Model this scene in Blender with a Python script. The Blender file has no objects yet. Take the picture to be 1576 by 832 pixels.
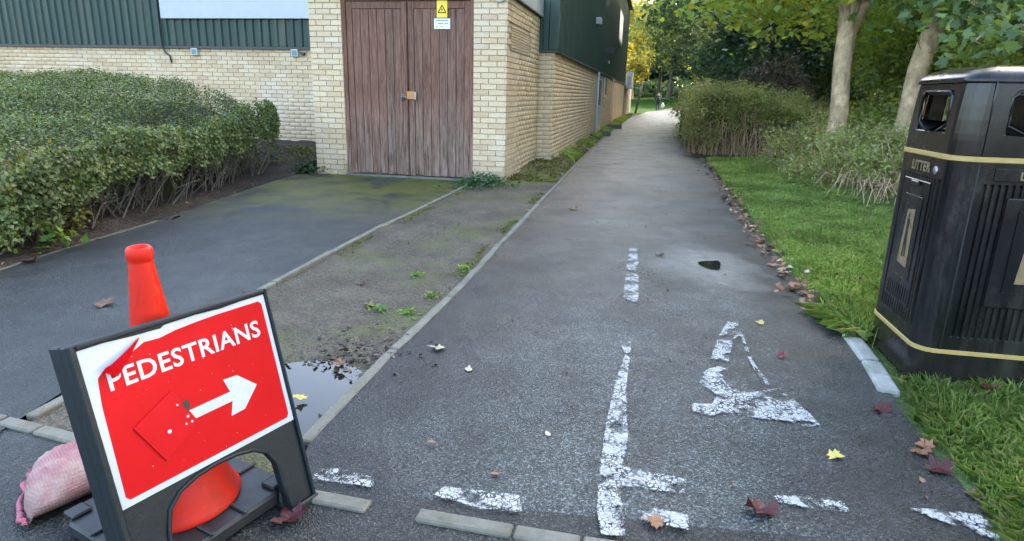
import bpy, bmesh, math, random
import numpy as np
from mathutils import Vector, Matrix
random.seed(7); rng = np.random.default_rng(11)
D = bpy.data; SC = bpy.context.scene; COL = SC.collection
rad = math.radians

# ------------------------------------------------------------------ camera
CAM_H = 1.22; PITCH = rad(15.4); ROLL = rad(1.4)
fw = Vector((0, math.cos(PITCH), -math.sin(PITCH)))
up0 = Vector((0, math.sin(PITCH), math.cos(PITCH))); rt0 = Vector((1, 0, 0))
rt = rt0 * math.cos(ROLL) + up0 * math.sin(ROLL)
up = up0 * math.cos(ROLL) - rt0 * math.sin(ROLL)
cd = D.cameras.new('camera'); cam = D.objects.new('camera', cd); COL.objects.link(cam)
m3 = Matrix((rt, up, -fw)).transposed()
cam.matrix_world = Matrix.Translation((0, 0, CAM_H)) @ m3.to_4x4()
cd.sensor_fit = 'HORIZONTAL'; cd.sensor_width = 36; cd.lens = 985 / 1576 * 36
cd.clip_start = 0.05; cd.clip_end = 3000
SC.camera = cam

# ------------------------------------------------------------------ sky, sun, exposure
SUN_AZ = rad(50); SUN_EL = rad(24)
W = D.worlds.new('World'); SC.world = W; W.use_nodes = True
wn = W.node_tree.nodes; wl = W.node_tree.links
bg = wn['Background']; sky = wn.new('ShaderNodeTexSky'); sky.sky_type = 'NISHITA'
sky.sun_disc = False; sky.sun_elevation = SUN_EL; sky.sun_rotation = SUN_AZ
sky.air_density = 1.0; sky.dust_density = 4.0; sky.ozone_density = 0.2
wl.new(sky.outputs[0], bg.inputs[0]); bg.inputs[1].default_value = 0.15
sl = D.lights.new('sun', 'SUN'); sl.energy = 3.2; sl.angle = rad(0.6); sl.color = (1.0, 0.89, 0.72)
so = D.objects.new('sun', sl); COL.objects.link(so)
sd = Vector((math.sin(SUN_AZ) * math.cos(SUN_EL), math.cos(SUN_AZ) * math.cos(SUN_EL), math.sin(SUN_EL)))
so.rotation_euler = sd.to_track_quat('Z', 'Y').to_euler()
SC.view_settings.view_transform = 'Standard'; SC.view_settings.look = 'None'
SC.view_settings.exposure = 3.4; SC.view_settings.gamma = 1.0
SC.render.engine = 'CYCLES'
SC.cycles.max_bounces = 10; SC.cycles.diffuse_bounces = 7; SC.cycles.glossy_bounces = 3
SC.cycles.transmission_bounces = 6; SC.cycles.transparent_max_bounces = 8
SC.cycles.caustics_reflective = False; SC.cycles.caustics_refractive = False

# ------------------------------------------------------------------ node helper
class NT:
    def __init__(s, name):
        s.m = D.materials.new(name); s.m.use_nodes = True
        s.t = s.m.node_tree; s.n = s.t.nodes; s.l = s.t.links
        s.b = s.n['Principled BSDF']; s.out = s.n['Material Output']
    def new(s, ty, ins=None, **kw):
        n = s.n.new('ShaderNode' + ty)
        for k, v in kw.items(): setattr(n, k, v)
        for k, v in (ins or {}).items(): s.set(n.inputs[k], v)
        return n
    def set(s, sock, v):
        if isinstance(v, bpy.types.NodeSocket): s.l.new(v, sock)
        elif isinstance(v, tuple) and len(v) == 3 and sock.type == 'RGBA': sock.default_value = (*v, 1)
        else: sock.default_value = v
    def pos(s, sc=(1, 1, 1)):
        g = s.new('NewGeometry'); mp = s.new('Mapping', {'Vector': g.outputs['Position'], 'Scale': sc}); return mp.outputs[0]
    def obj(s, sc=(1, 1, 1)):
        g = s.new('TexCoord'); mp = s.new('Mapping', {'Vector': g.outputs['Object'], 'Scale': sc}); return mp.outputs[0]
    def noise(s, v, scale, detail=3, rough=.5, dist=0.0):
        n = s.new('TexNoise', {'Vector': v, 'Scale': scale, 'Detail': detail, 'Roughness': rough, 'Distortion': dist}); return n.outputs['Fac']
    def vor(s, v, scale, feature='F1', out='Distance', rnd=1.0):
        n = s.new('TexVoronoi', {'Vector': v, 'Scale': scale, 'Randomness': rnd}, feature=feature); return n.outputs[out]
    def ramp(s, f, stops, interp='LINEAR'):
        r = s.new('ValToRGB', {'Fac': f}); cr = r.color_ramp; cr.interpolation = interp
        while len(cr.elements) < len(stops): cr.elements.new(.5)
        for e, (p, c) in zip(cr.elements, stops):
            e.position = p; e.color = (*c, 1) if isinstance(c, tuple) else (c, c, c, 1)
        return r.outputs[0]
    def mix(s, f, a, b, bt='MIX'):
        n = s.new('Mix', data_type='RGBA', blend_type=bt)
        s.set(n.inputs[0], f); s.set(n.inputs[6], a); s.set(n.inputs[7], b); return n.outputs[2]
    def math(s, op, a, b=0.0, c=0.0, clamp=False):
        n = s.new('Math', operation=op, use_clamp=clamp)
        s.set(n.inputs[0], a); s.set(n.inputs[1], b); s.set(n.inputs[2], c); return n.outputs[0]
    def sepz(s, v, i=2):
        return s.new('SeparateXYZ', {0: v}).outputs[i]
    def bump(s, h, strength=.5, dist=.01):
        b = s.new('Bump', {'Height': h, 'Strength': strength, 'Distance': dist}); s.l.new(b.outputs[0], s.b.inputs['Normal'])
    def p(s, **kw):
        for k, v in kw.items(): s.set(s.b.inputs[k.replace('_', ' ')], v)
        return s.m

def simple(name, col, rough=.5, metal=0.0, var=.15, vs=12.0, bump=0.0, bs=60.0, spec=.5):
    t = NT(name); v = t.obj()
    f = t.noise(v, vs, 4, .6)
    c = t.mix(f, tuple(x * (1 - var) for x in col), tuple(min(1, x * (1 + var)) for x in col))
    t.p(Base_Color=c, Metallic=metal, Specular_IOR_Level=spec)
    t.p(Roughness=t.math('MULTIPLY_ADD', t.noise(v, vs * 2.3, 3), .25, max(.05, rough - .12)))
    if bump: t.bump(t.noise(v, bs, 3), bump, .004)
    return t.m

def asphalt(name, lo=.028, hi=.085, tint=(.93, 1.05, 1.04), moss=0.0, silt_sheen=False, worn=.5, dampbase=.36):
    t = NT(name); v = t.pos()
    cell = t.vor(v, 185, out='Color'); cv = t.sepz(cell, 0)
    g = t.ramp(cv, [(0, lo * .45), (.45, lo), (.8, hi * .62), (.94, hi * 1.0), (1, hi * 1.35)])
    fine = t.ramp(t.noise(v, 210, 3, .8), [(.36, 1.0), (.56, 0.0)])
    g = t.mix(t.math('MULTIPLY', fine, .7), g, (.006, .006, .0065))
    big = t.noise(v, .9, 5, .62, .4)
    g = t.mix(t.ramp(big, [(.38, 0.0), (.66, 1.0)]), g, t.mix(1.0, g, (1.9, 1.88, 1.8), 'MULTIPLY'))
    mid = t.noise(v, 5.5, 4, .65)
    g = t.mix(1.0, g, t.ramp(mid, [(.3, .72), (.72, 1.2)]), 'MULTIPLY')
    g = t.mix(1.0, g, tint, 'MULTIPLY')
    if silt_sheen:
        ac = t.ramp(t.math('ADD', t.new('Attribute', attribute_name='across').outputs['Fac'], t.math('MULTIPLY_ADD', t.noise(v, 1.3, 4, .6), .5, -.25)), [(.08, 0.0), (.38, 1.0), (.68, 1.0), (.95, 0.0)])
        g = t.mix(t.math('MULTIPLY', ac, .85), g, t.mix(1.0, g, (2.8, 2.8, 2.8), 'MULTIPLY'))  # pale centre band: dry wear plus sky sheen painted into the colour
        dd = t.new('VectorMath', {0: t.new('VectorMath', {0: t.pos(), 1: (1.50, 4.72, 0)}, operation='SUBTRACT').outputs[0], 1: (1.0, .55, 0)}, operation='MULTIPLY')
        ln = t.new('VectorMath', {0: dd.outputs[0]}, operation='LENGTH').outputs['Value']
        ln = t.math('ADD', ln, t.math('MULTIPLY_ADD', t.noise(v, 3.2, 4), .5, -.25))
        g = t.mix(t.math('MULTIPLY', t.ramp(ln, [(.06, 1.0), (.18, .75), (.42, 0.0)]), t.noise(v, 14, 3)), g, (.30, .29, .26))
        d2 = t.new('VectorMath', {0: t.new('VectorMath', {0: t.pos(), 1: (3.25, 13.2, 0)}, operation='SUBTRACT').outputs[0], 1: (1.0, .5, 0)}, operation='MULTIPLY')
        l2 = t.math('ADD', t.new('VectorMath', {0: d2.outputs[0]}, operation='LENGTH').outputs['Value'], t.math('MULTIPLY_ADD', t.noise(v, 2.2, 3), .6, -.3))
        g = t.mix(t.math('MULTIPLY', t.ramp(l2, [(.3, .8), (.75, 0.0)]), .8), g, (.13, .115, .075))
    if moss:
        mm = t.math('MULTIPLY', t.ramp(t.noise(v, 1.1, 6, .7, .3), [(.52, 0.0), (.64, moss)]), t.ramp(t.sepz(t.pos(), 1), [(0, 0.0), (1, 1.0)]))
        y = t.math('MULTIPLY_ADD', t.sepz(t.pos(), 1), .5, -2.9, clamp=True)
        mm = t.math('MULTIPLY', t.ramp(t.noise(v, 1.4, 7, .72, .4), [(.40, 0.0), (.52, moss)]), y)
        g = t.mix(mm, g, t.mix(t.noise(v, 60, 2), (.035, .045, .008), (.15, .15, .03)))
    t.p(Base_Color=g, Specular_IOR_Level=.32)
    r = t.math('MULTIPLY_ADD', t.ramp(t.noise(v, 1.7, 4, .6), [(.35, 0.0), (.68, 1.0)]), .22, dampbase)
    t.p(Roughness=t.math('ADD', r, t.math('MULTIPLY_ADD', cv, .2, -.06)))
    h = t.math('ADD', t.vor(v, 185), t.math('MULTIPLY', t.noise(v, 38, 3), .6))
    t.bump(h, .6, .005)
    return t.m

def dirt(name, a, b, moss=(.05, .06, .012), mossk=.6, gs=90, ms=1.2, mlo=.52, rough=.85, spec=.3):
    t = NT(name); v = t.pos()
    cv = t.sepz(t.vor(v, gs, out='Color'), 0)
    g = t.mix(cv, a, b)
    g = t.mix(1.0, g, t.ramp(t.noise(v, 3.0, 6, .7), [(.3, .55), (.72, 1.35)]), 'MULTIPLY')
    g = t.mix(t.math('MULTIPLY', t.ramp(t.noise(v, 260, 2), [(.64, 0.0), (.72, 1.0)]), .3), g, (.30, .28, .24))
    g = t.mix(t.ramp(t.noise(v, ms, 6, .72, .3), [(mlo, 0.0), (mlo + .13, mossk)]), g, t.mix(t.noise(v, 45, 3), moss, tuple(x * 2.2 for x in moss)))
    t.p(Base_Color=g, Specular_IOR_Level=spec)
    t.p(Roughness=t.math('MULTIPLY_ADD', t.ramp(t.noise(v, 1.6, 4), [(.35, 0.0), (.65, 1.0)]), .3, rough - .3))
    t.bump(t.math('ADD', t.vor(v, gs), t.math('MULTIPLY', t.noise(v, 22, 5, .65), 1.6)), .8, .012)
    return t.m

def brickmat():
    t = NT('cream_brick'); g = t.new('NewGeometry'); oi = t.new('ObjectInfo')
    r = t.math('FRACT', t.math('ADD', g.outputs['Random Per Island'], t.math('MULTIPLY', oi.outputs['Random'], 7.31)))
    c = t.ramp(r, [(0, (.52, .375, .235)), (.18, (.57, .43, .27)), (.5, (.61, .47, .30)), (.82, (.64, .505, .335)), (1, (.57, .41, .25))])
    v = t.pos(); n = t.noise(v, 55, 5, .7)
    c = t.mix(1.0, c, t.ramp(n, [(.25, .72), (.6, 1.05), (.85, 1.18)]), 'MULTIPLY')
    # soot, splashback and lime blooms
    z = t.math('MULTIPLY_ADD', t.sepz(t.pos()), -2.2, .75, clamp=True)
    dirtf = t.math('MULTIPLY', z, t.ramp(t.noise(v, 5, 5, .7), [(.35, 0.0), (.65, 1.0)]))
    c = t.mix(t.math('MULTIPLY', dirtf, .75), c, (.12, .115, .085))
    bl = t.ramp(t.noise(v, 1.3, 5, .65), [(.52, 0.0), (.75, .45)])
    c = t.mix(bl, c, (.66, .62, .55))
    t.p(Base_Color=c, Roughness=.88, Specular_IOR_Level=.25); t.bump(n, .5, .004); return t.m

def timber():
    t = NT('weathered_brown_timber'); oi = t.new('ObjectInfo'); v = t.obj((14, 14, .9)); po = t.pos()
    sh = t.new('VectorMath', {0: v, 1: t.new('CombineXYZ', {0: t.math('MULTIPLY', oi.outputs['Random'], 40.0), 2: t.math('MULTIPLY', oi.outputs['Random'], 9.0)}).outputs[0]}, operation='ADD').outputs[0]
    g = t.noise(sh, 3.0, 7, .7, .6); g2 = t.noise(sh, 11, 4, .6)
    c = t.ramp(g, [(.25, (.040, .022, .017)), (.5, (.115, .058, .042)), (.75, (.20, .115, .082))])
    c = t.mix(t.math('MULTIPLY', t.ramp(g2, [(.45, 0.0), (.8, 1.0)]), .45), c, (.30, .22, .175))
    c = t.mix(oi.outputs['Random'], c, t.mix(1.0, c, (1.25, 1.05, .95), 'MULTIPLY'))
    z = t.math('MULTIPLY_ADD', t.sepz(po), -.62, .78, clamp=True)
    wf = t.math('MULTIPLY', t.math('ADD', z, .22), t.ramp(g, [(.38, 0.0), (.7, 1.0)]))
    c = t.mix(t.math('MULTIPLY', wf, .95, clamp=True), c, (.33, .30, .275))
    c = t.mix(1.0, c, (.97, .88, .79), 'MULTIPLY')
    t.p(Base_Color=c, Roughness=.75, Specular_IOR_Level=.3); t.bump(g, .6, .004); return t.m

def cladmat():
    t = NT('dark_green_cladding'); v = t.pos((9, 9, .35)); n = t.noise(v, 1.0, 5, .65)
    c = t.mix(n, (.013, .034, .028), (.026, .058, .046))
    st = t.ramp(t.noise(t.pos((5, 5, .22)), 1.3, 5, .7), [(.5, 0.0), (.78, .55)])
    c = t.mix(st, c, (.12, .125, .09))
    t.p(Base_Color=c, Roughness=t.math('MULTIPLY_ADD', n, .3, .34), Specular_IOR_Level=.35); return t.m

def leafmat(name, cols, trans=.35, rough=.5, spec=.4):
    t = NT(name); g = t.new('NewGeometry'); oi = t.new('ObjectInfo')
    r = t.math('FRACT', t.math('ADD', g.outputs['Random Per Island'], oi.outputs['Random']))
    k = len(cols); c = t.ramp(r, [(i / (k - 1), q) for i, q in enumerate(cols)])
    cl = t.noise(t.pos(), 1.5, 4, .6)
    c = t.mix(1.0, c, t.ramp(cl, [(.3, .62), (.7, 1.3)]), 'MULTIPLY')
    t.p(Base_Color=c, Roughness=rough, Specular_IOR_Level=spec)
    tr = t.new('BsdfTranslucent', {'Color': t.mix(1.0, c, (1.35, 1.25, .55), 'MULTIPLY')})
    mx = t.new('MixShader', {0: trans, 1: t.b.outputs[0], 2: tr.outputs[0]})
    t.l.new(mx.outputs[0], t.out.inputs[0]); return t.m

def bark(name, a, b, sc=3.0):
    t = NT(name); v = t.obj((1, 1, .35)); n = t.noise(v, sc * 3, 7, .7, .8)
    c = t.mix(t.ramp(n, [(.32, 0.0), (.66, 1.0)]), a, b)
    bl = t.ramp(t.noise(t.obj((1, 1, .7)), sc * 1.3, 4, .6), [(.5, 0.0), (.62, .7)])
    c = t.mix(bl, c, tuple(x * 1.35 for x in b))
    gr = t.ramp(t.noise(t.obj(), 2.1, 5, .7), [(.5, 0.0), (.72, .45)])
    c = t.mix(gr, c, (.12, .14, .06))
    t.p(Base_Color=c, Roughness=.85, Specular_IOR_Level=.2); t.bump(n, .9, .02); return t.m

def paintmat():
    t = NT('worn_white_road_paint'); v = t.pos()
    cr = t.new('TexVoronoi', {'Vector': t.new('VectorMath', {0: t.new('TexNoise', {'Vector': v, 'Scale': 55.0, 'Detail': 3.0}).outputs['Color'], 1: (.022, .022, .022), 2: v}, operation='MULTIPLY_ADD').outputs[0], 'Scale': 52.0}, feature='DISTANCE_TO_EDGE').outputs['Distance']
    crack = t.ramp(t.math('ADD', cr, t.math('MULTIPLY_ADD', t.noise(v, 11, 4, .6), .4, -.19)), [(.03, 0.0), (.11, 1.0)])
    wear = t.math('ADD', t.noise(v, 9, 5, .62), t.math('MULTIPLY', t.noise(v, 85, 3, .7), .24))
    keep = t.ramp(wear, [(.53, 0.0), (.63, 1.0)])
    at = t.new('Attribute', attribute_name='edge').outputs['Fac']
    k2 = t.ramp(t.math('ADD', at, t.math('MULTIPLY_ADD', t.noise(v, 90, 4, .75), .9, -.45)), [(.3, 0.0), (.42, 1.0)])
    f = t.math('MULTIPLY', t.math('MULTIPLY', crack, keep), k2)
    c = t.mix(t.noise(v, 30, 4, .6), (.22, .23, .225), (.44, .45, .445))
    t.p(Base_Color=c, Roughness=.6)
    tr = t.new('BsdfTransparent'); mx = t.new('MixShader', {0: f, 1: tr.outputs[0], 2: t.b.outputs[0]})
    t.l.new(mx.outputs[0], t.out.inputs[0]); return t.m

def concrete(name, col, moss=.4):
    t = NT(name); v = t.pos(); n = t.noise(v, 40, 6, .7); oi = t.new('ObjectInfo')
    c = t.mix(n, tuple(x * .62 for x in col), tuple(x * 1.2 for x in col))
    c = t.mix(t.math('MULTIPLY', oi.outputs['Random'], .35), c, tuple(x * .6 for x in col))
    c = t.mix(t.ramp(t.noise(v, 6, 6, .7), [(.45, 0.0), (.66, moss)]), c, (.075, .075, .04))
    t.p(Base_Color=c, Roughness=.85, Specular_IOR_Level=.3); t.bump(n, .7, .005); return t.m

M = {}
M['path'] = asphalt('path_tarmac', .013, .052, silt_sheen=True, dampbase=.28)
M['pave'] = asphalt('pavement_tarmac', .016, .056, tint=(.95, 1.05, 1.0))
M['drive'] = asphalt('driveway_tarmac', .022, .052, moss=.9)
M['verge'] = dirt('gravel_verge', (.045, .038, .025), (.112, .094, .066), mossk=.7, mlo=.50)
M['soil'] = dirt('bed_soil', (.018, .013, .010), (.062, .046, .034), mossk=.5, gs=45, mlo=.58, rough=.95)
M['mossy'] = dirt('mossy_soil', (.04, .034, .022), (.10, .085, .06), moss=(.055, .062, .012), mossk=.95, gs=60, ms=2.2, mlo=.40, rough=.95)
M['wood_floor'] = dirt('woodland_floor', (.03, .024, .016), (.10, .075, .045), mossk=.3, gs=30, rough=.95)
M['lawn'] = dirt('lawn_grass', (.014, .040, .004), (.024, .060, .008), moss=(.016, .040, .005), mossk=.4, gs=50, rough=.95, spec=.02)
M['turf'] = dirt('turf_soil', (.05, .08, .02), (.08, .13, .03), moss=(.03, .06, .01), mossk=.6, gs=70, rough=.95)
M['brick'] = brickmat()
M['mortar'] = simple('grey_mortar', (.40, .325, .235), .9, var=.25, vs=20, bump=.5)
M['timber'] = timber()
M['clad'] = cladmat()
M['flash'] = simple('dark_flashing', (.03, .035, .035), .5)
M['white'] = simple('white_paint', (.72, .73, .74), .45, var=.08, vs=6)
M['offwhite'] = simple('grey_white_fascia', (.40, .42, .43), .5, var=.12, vs=4)
M['galv'] = simple('pale_grey_plastic', (.45, .45, .44), .5)
M['dark'] = simple('dark_recess', (.015, .015, .015), .8)
M['rubber'] = simple('black_rubber', (.014, .016, .018), .5, var=.3, vs=9, bump=.2, spec=.35)
M['frame'] = simple('black_recycled_plastic', (.008, .013, .016), .5, var=.35, vs=7, bump=.25, bs=90, spec=.28)
M['steel'] = simple('galvanised_hasp', (.30, .30, .31), .4, .8)
M['rustplate'] = simple('orange_weathered_plate', (.42, .19, .06), .6, var=.3, vs=30)
M['yellow'] = simple('yellow_sign_face', (.80, .56, .02), .4, var=.05)
M['blackink'] = simple('black_ink', (.01, .01, .01), .5)
M['tealink'] = simple('faded_grey_teal_ink', (.12, .20, .21), .5)
M['cone'] = simple('orange_red_cone_plastic', (.66, .020, .007), .5, var=.14, vs=8, bump=.12, bs=40, spec=.22)
t = NT('scuffed_orange_red_plastic'); v = t.obj((1, 1, .45)); n = t.noise(v, 9, 6, .7)
c = t.mix(n, (.46, .011, .004), (.62, .022, .008))
c = t.mix(t.math('MULTIPLY', t.ramp(t.noise(v, 26, 6, .75, .5), [(.54, 0.0), (.7, 1.0)]), .45), c, (.22, .018, .012))
c = t.mix(t.math('MULTIPLY', t.ramp(t.noise(t.obj((1, 1, .2)), 48, 4, .7), [(.62, 0.0), (.72, 1.0)]), .35), c, (.80, .16, .10))
gz = t.math('MULTIPLY_ADD', t.sepz(t.obj()), -4.5, .95, clamp=True)
c = t.mix(t.math('MULTIPLY', gz, t.ramp(t.noise(v, 12, 5, .7), [(.4, 0.0), (.65, .6)])), c, (.12, .035, .025))
t.p(Base_Color=c, Roughness=t.math('MULTIPLY_ADD', n, .3, .35), Specular_IOR_Level=.22); t.bump(t.noise(t.obj(), 60, 4), .25, .003); M['cone'] = t.m
M['conc'] = concrete('edging_concrete', (.185, .18, .15), .6)
M['conc_dark'] = concrete('mossy_old_concrete', (.11, .105, .08), .8)
M['conc_white'] = concrete('white_painted_concrete', (.40, .40, .365), .6)
M['bark1'] = bark('pale_brown_bark', (.19, .13, .08), (.47, .35, .22))
M['bark2'] = bark('dark_bark', (.035, .028, .02), (.10, .08, .058))
M['twig'] = simple('grey_twig', (.115, .10, .085), .8, var=.4, vs=4)
M['cane'] = simple('tan_red_cane', (.42, .29, .185), .75, var=.4, vs=3)
M['core'] = simple('dark_filler_core', (.020, .024, .010), .95, var=.4)  # for the dark solids added inside hedge and cane row
M['hedge'] = leafmat('hedge_leaf', [(.025, .042, .012), (.058, .092, .025), (.095, .145, .04), (.135, .19, .06), (.17, .18, .06), (.07, .115, .038)], .28)
M['hedge_y'] = leafmat('yellowing_hedge_leaf', [(.09, .12, .02), (.17, .18, .03), (.24, .21, .035), (.11, .14, .03), (.15, .08, .03)], .35)
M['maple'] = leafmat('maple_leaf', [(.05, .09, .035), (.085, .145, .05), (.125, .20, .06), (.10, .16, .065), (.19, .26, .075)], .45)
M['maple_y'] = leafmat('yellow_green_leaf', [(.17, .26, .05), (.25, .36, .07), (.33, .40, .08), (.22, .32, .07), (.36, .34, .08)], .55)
M['under'] = leafmat('understorey_leaf', [(.13, .20, .065), (.20, .29, .09), (.27, .36, .12), (.35, .39, .12), (.18, .26, .12)], .52)
M['ever'] = leafmat('evergreen_leaf', [(.07, .125, .07), (.11, .18, .10), (.165, .25, .14), (.12, .205, .115)], .42, .45, .4)
M['redbrown'] = leafmat('red_brown_leaf', [(.10, .065, .05), (.16, .105, .08), (.20, .15, .10), (.11, .10, .06)], .35)
M['gold'] = leafmat('autumn_yellow_leaf', [(.28, .27, .06), (.36, .32, .08), (.22, .25, .06), (.32, .26, .08)], .5)
M['spiky'] = leafmat('feathery_shrub_leaf', [(.25, .33, .12), (.32, .40, .16), (.39, .42, .18), (.38, .31, .18), (.23, .29, .11)], .48)
M['grass'] = leafmat('grass_blade', [(.20, .35, .10), (.27, .43, .13), (.33, .50, .17), (.42, .55, .22), (.52, .52, .30)], .5, .45)
M['moss'] = leafmat('moss_tip', [(.06, .07, .015), (.10, .11, .02), (.15, .15, .03), (.09, .09, .03)], .2, .8)
M['weed'] = leafmat('weed_leaf', [(.07, .17, .03), (.12, .24, .04), (.18, .28, .05)], .35)
M['fern'] = leafmat('fern_leaf', [(.025, .07, .03), (.045, .11, .04), (.07, .15, .05)], .35)
M['leaf_red'] = leafmat('fallen_maroon_leaf', [(.055, .010, .012), (.09, .017, .018), (.07, .02, .018)], .1, .45)
M['leaf_crimson'] = leafmat('fallen_crimson_leaf', [(.16, .012, .02), (.13, .02, .025), (.10, .012, .015)], .1, .4)
M['leaf_orange'] = leafmat('fallen_tan_leaf', [(.26, .11, .05), (.32, .16, .08), (.20, .085, .04)], .1)
M['leaf_pale'] = leafmat('fallen_pale_leaf', [(.42, .36, .22), (.50, .45, .32), (.36, .34, .22)], .1)
M['leaf_yellow'] = leafmat('fallen_yellow_leaf', [(.42, .36, .08), (.36, .33, .10), (.48, .38, .10)], .1)
M['leaf_brown'] = leafmat('fallen_brown_leaf', [(.05, .025, .018), (.09, .05, .03), (.14, .075, .045), (.26, .14, .07)], .1)
M['leaf_dark'] = leafmat('wet_black_leaf', [(.012, .009, .007), (.03, .02, .014), (.05, .03, .02), (.10, .07, .04)], .05, .4)
M['paint'] = paintmat()
t = NT('wet_water'); t.p(Base_Color=(.012, .012, .010), Roughness=.02, Specular_IOR_Level=.6, IOR=1.33)
t.bump(t.noise(t.pos(), 9, 2), .04, .01); M['water'] = t.m
t = NT('window_glass'); t.p(Base_Color=(.03, .04, .045), Roughness=.08, Specular_IOR_Level=.8); M['glass'] = t.m
# sign plate materials
t = NT('red_sign_sheeting'); v = t.obj(); n = t.noise(v, 9, 5, .6)
c = t.mix(n, (.36, .001, .003), (.47, .002, .006))
c = t.mix(t.math('MULTIPLY', t.ramp(t.noise(v, 34, 6, .75), [(.60, 0.0), (.75, 1.0)]), .35), c, (.33, .012, .012))
c = t.mix(t.ramp(t.noise(v, 75, 2), [(.735, 0.0), (.76, .8)]), c, (.75, .60, .58))
t.p(Base_Color=c, Roughness=.5, Specular_IOR_Level=.15); M['sred'] = t.m
t = NT('darker_red_patch'); v = t.obj(); t.p(Base_Color=t.mix(t.noise(v, 14, 5), (.36, .001, .004), (.48, .002, .008)), Roughness=.45, Specular_IOR_Level=.15); M['sred2'] = t.m
t = NT('white_sign_sheeting'); v = t.obj(); c = t.mix(t.noise(v, 16, 6, .7), (.32, .36, .42), (.46, .50, .54))
c = t.mix(t.ramp(t.noise(v, 40, 5, .7), [(.6, 0.0), (.75, .5)]), c, (.35, .38, .42)); t.p(Base_Color=c, Roughness=.4); M['swhite'] = t.m
# bin
t = NT('glossy_black_bin_plastic'); v = t.obj((30, 30, 1.6)); n = t.noise(v, 1.6, 5, .7); n2 = t.noise(t.obj(), 6, 5, .7)
c = t.mix(t.math('MULTIPLY', t.ramp(n, [(.45, 0.0), (.8, 1.0)]), .5), (.004, .0045, .0055), (.022, .020, .018))
du = t.math('MULTIPLY', t.ramp(t.noise(t.obj((1, 1, .35)), 4.5, 6, .72, .4), [(.48, 0.0), (.72, 1.0)]), .55)
lowd = t.math('MULTIPLY', t.math('MULTIPLY_ADD', t.sepz(t.obj()), -3.0, .9, clamp=True), t.noise(t.obj(), 18, 5, .7))
c = t.mix(t.math('MAXIMUM', du, lowd), c, (.040, .036, .029))
t.p(Base_Color=c, Specular_IOR_Level=.36, Roughness=t.math('ADD', t.math('MULTIPLY_ADD', n2, .26, .06), t.math('MULTIPLY', du, .4)))
t.bump(t.noise(t.obj(), 260, 2), .12, .002); M['bin'] = t.m
t = NT('worn_gold_paint'); n = t.noise(t.obj(), 30, 5, .7); t.p(Base_Color=t.mix(n, (.26, .17, .045), (.46, .34, .13)), Roughness=.42); M['goldp'] = t.m
t = NT('bronze_lettering'); n = t.noise(t.obj(), 40, 4); t.p(Base_Color=t.mix(n, (.10, .07, .034), (.24, .175, .09)), Roughness=.5); M['bronze'] = t.m
# woven sack
t = NT('pink_white_woven_sack'); v = t.obj()
wv = t.new('TexWave', {'Vector': v, 'Scale': 38.0, 'Distortion': .6}, bands_direction='X').outputs['Fac']
wv2 = t.new('TexWave', {'Vector': v, 'Scale': 38.0, 'Distortion': .6}, bands_direction='Z').outputs['Fac']
c = t.mix(t.ramp(t.noise(v, 6.5, 5, .6), [(.36, 0.0), (.62, 1.0)]), (.20, .045, .065), (.30, .20, .17))
c = t.mix(t.math('MULTIPLY', t.math('MULTIPLY', wv, wv2), .4), c, (.38, .26, .25))
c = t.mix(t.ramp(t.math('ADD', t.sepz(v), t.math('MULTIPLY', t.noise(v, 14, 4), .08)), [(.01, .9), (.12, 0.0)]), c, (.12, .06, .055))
t.p(Base_Color=c, Roughness=.75); t.bump(t.math('ADD', t.math('MULTIPLY', wv, wv2), t.math('MULTIPLY', t.noise(v, 18, 4), 3.0)), .6, .004); M['sack'] = t.m
M['sackedge'] = simple('pink_sack_hem', (.36, .10, .14), .8, var=.3, vs=20)
M['skin'] = simple('skin', (.45, .28, .2), .6); M['jacket'] = simple('black_jacket', (.012, .012, .015), .8)
M['trouser'] = simple('black_trousers', (.015, .016, .022), .85); M['hair'] = simple('dark_hair', (.02, .014, .01), .7)
M['bag'] = simple('white_carrier_bag', (.75, .75, .74), .5); M['strap'] = simple('tan_strap', (.30, .24, .15), .7)
M['board'] = simple('brown_fence_board', (.10, .075, .055), .85, var=.3, vs=6)
M['winframe'] = simple('white_window_frame', (.62, .64, .66), .5)

# ------------------------------------------------------------------ mesh helpers
def link(o, parent=None):
    COL.objects.link(o)
    if parent is not None: o.parent = parent
    return o
def tag(o, label=None, cat=None, group=None, kind=None):
    for k, v in (('label', label), ('category', cat), ('group', group), ('kind', kind)):
        if v: o[k] = v
    return o
def empty(name, loc=(0, 0, 0), rz=0.0):
    o = D.objects.new(name, None); o.location = loc; o.rotation_euler = (0, 0, rz); o.empty_display_size = .1
    return link(o)
def mesh(name, v, f, mat, smooth=False):
    me = D.meshes.new(name); me.from_pydata([tuple(map(float, p)) for p in v], [], f)
    me.materials.append(mat)
    if smooth: me.polygons.foreach_set('use_smooth', [True] * len(me.polygons))
    me.update(); return me
def fast(name, v, faces, mat, smooth=False):
    """v (N,3) array, faces (F,k) int array"""
    me = D.meshes.new(name); v = np.ascontiguousarray(v, dtype=np.float32); faces = np.ascontiguousarray(faces, dtype=np.int32)
    k = faces.shape[1]; me.vertices.add(len(v)); me.vertices.foreach_set('co', v.ravel())
    me.loops.add(faces.size); me.loops.foreach_set('vertex_index', faces.ravel())
    me.polygons.add(len(faces)); me.polygons.foreach_set('loop_start', np.arange(0, faces.size, k, dtype=np.int32))
    me.polygons.foreach_set('loop_total', np.full(len(faces), k, dtype=np.int32))
    if smooth: me.polygons.foreach_set('use_smooth', np.ones(len(faces), dtype=bool))
    me.materials.append(mat); me.update(calc_edges=True); return me
def ob(name, me, parent=None, loc=None, rot=None):
    o = D.objects.new(name, me); link(o, parent)
    if loc is not None: o.location = loc
    if rot is not None: o.rotation_euler = rot
    return o
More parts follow.
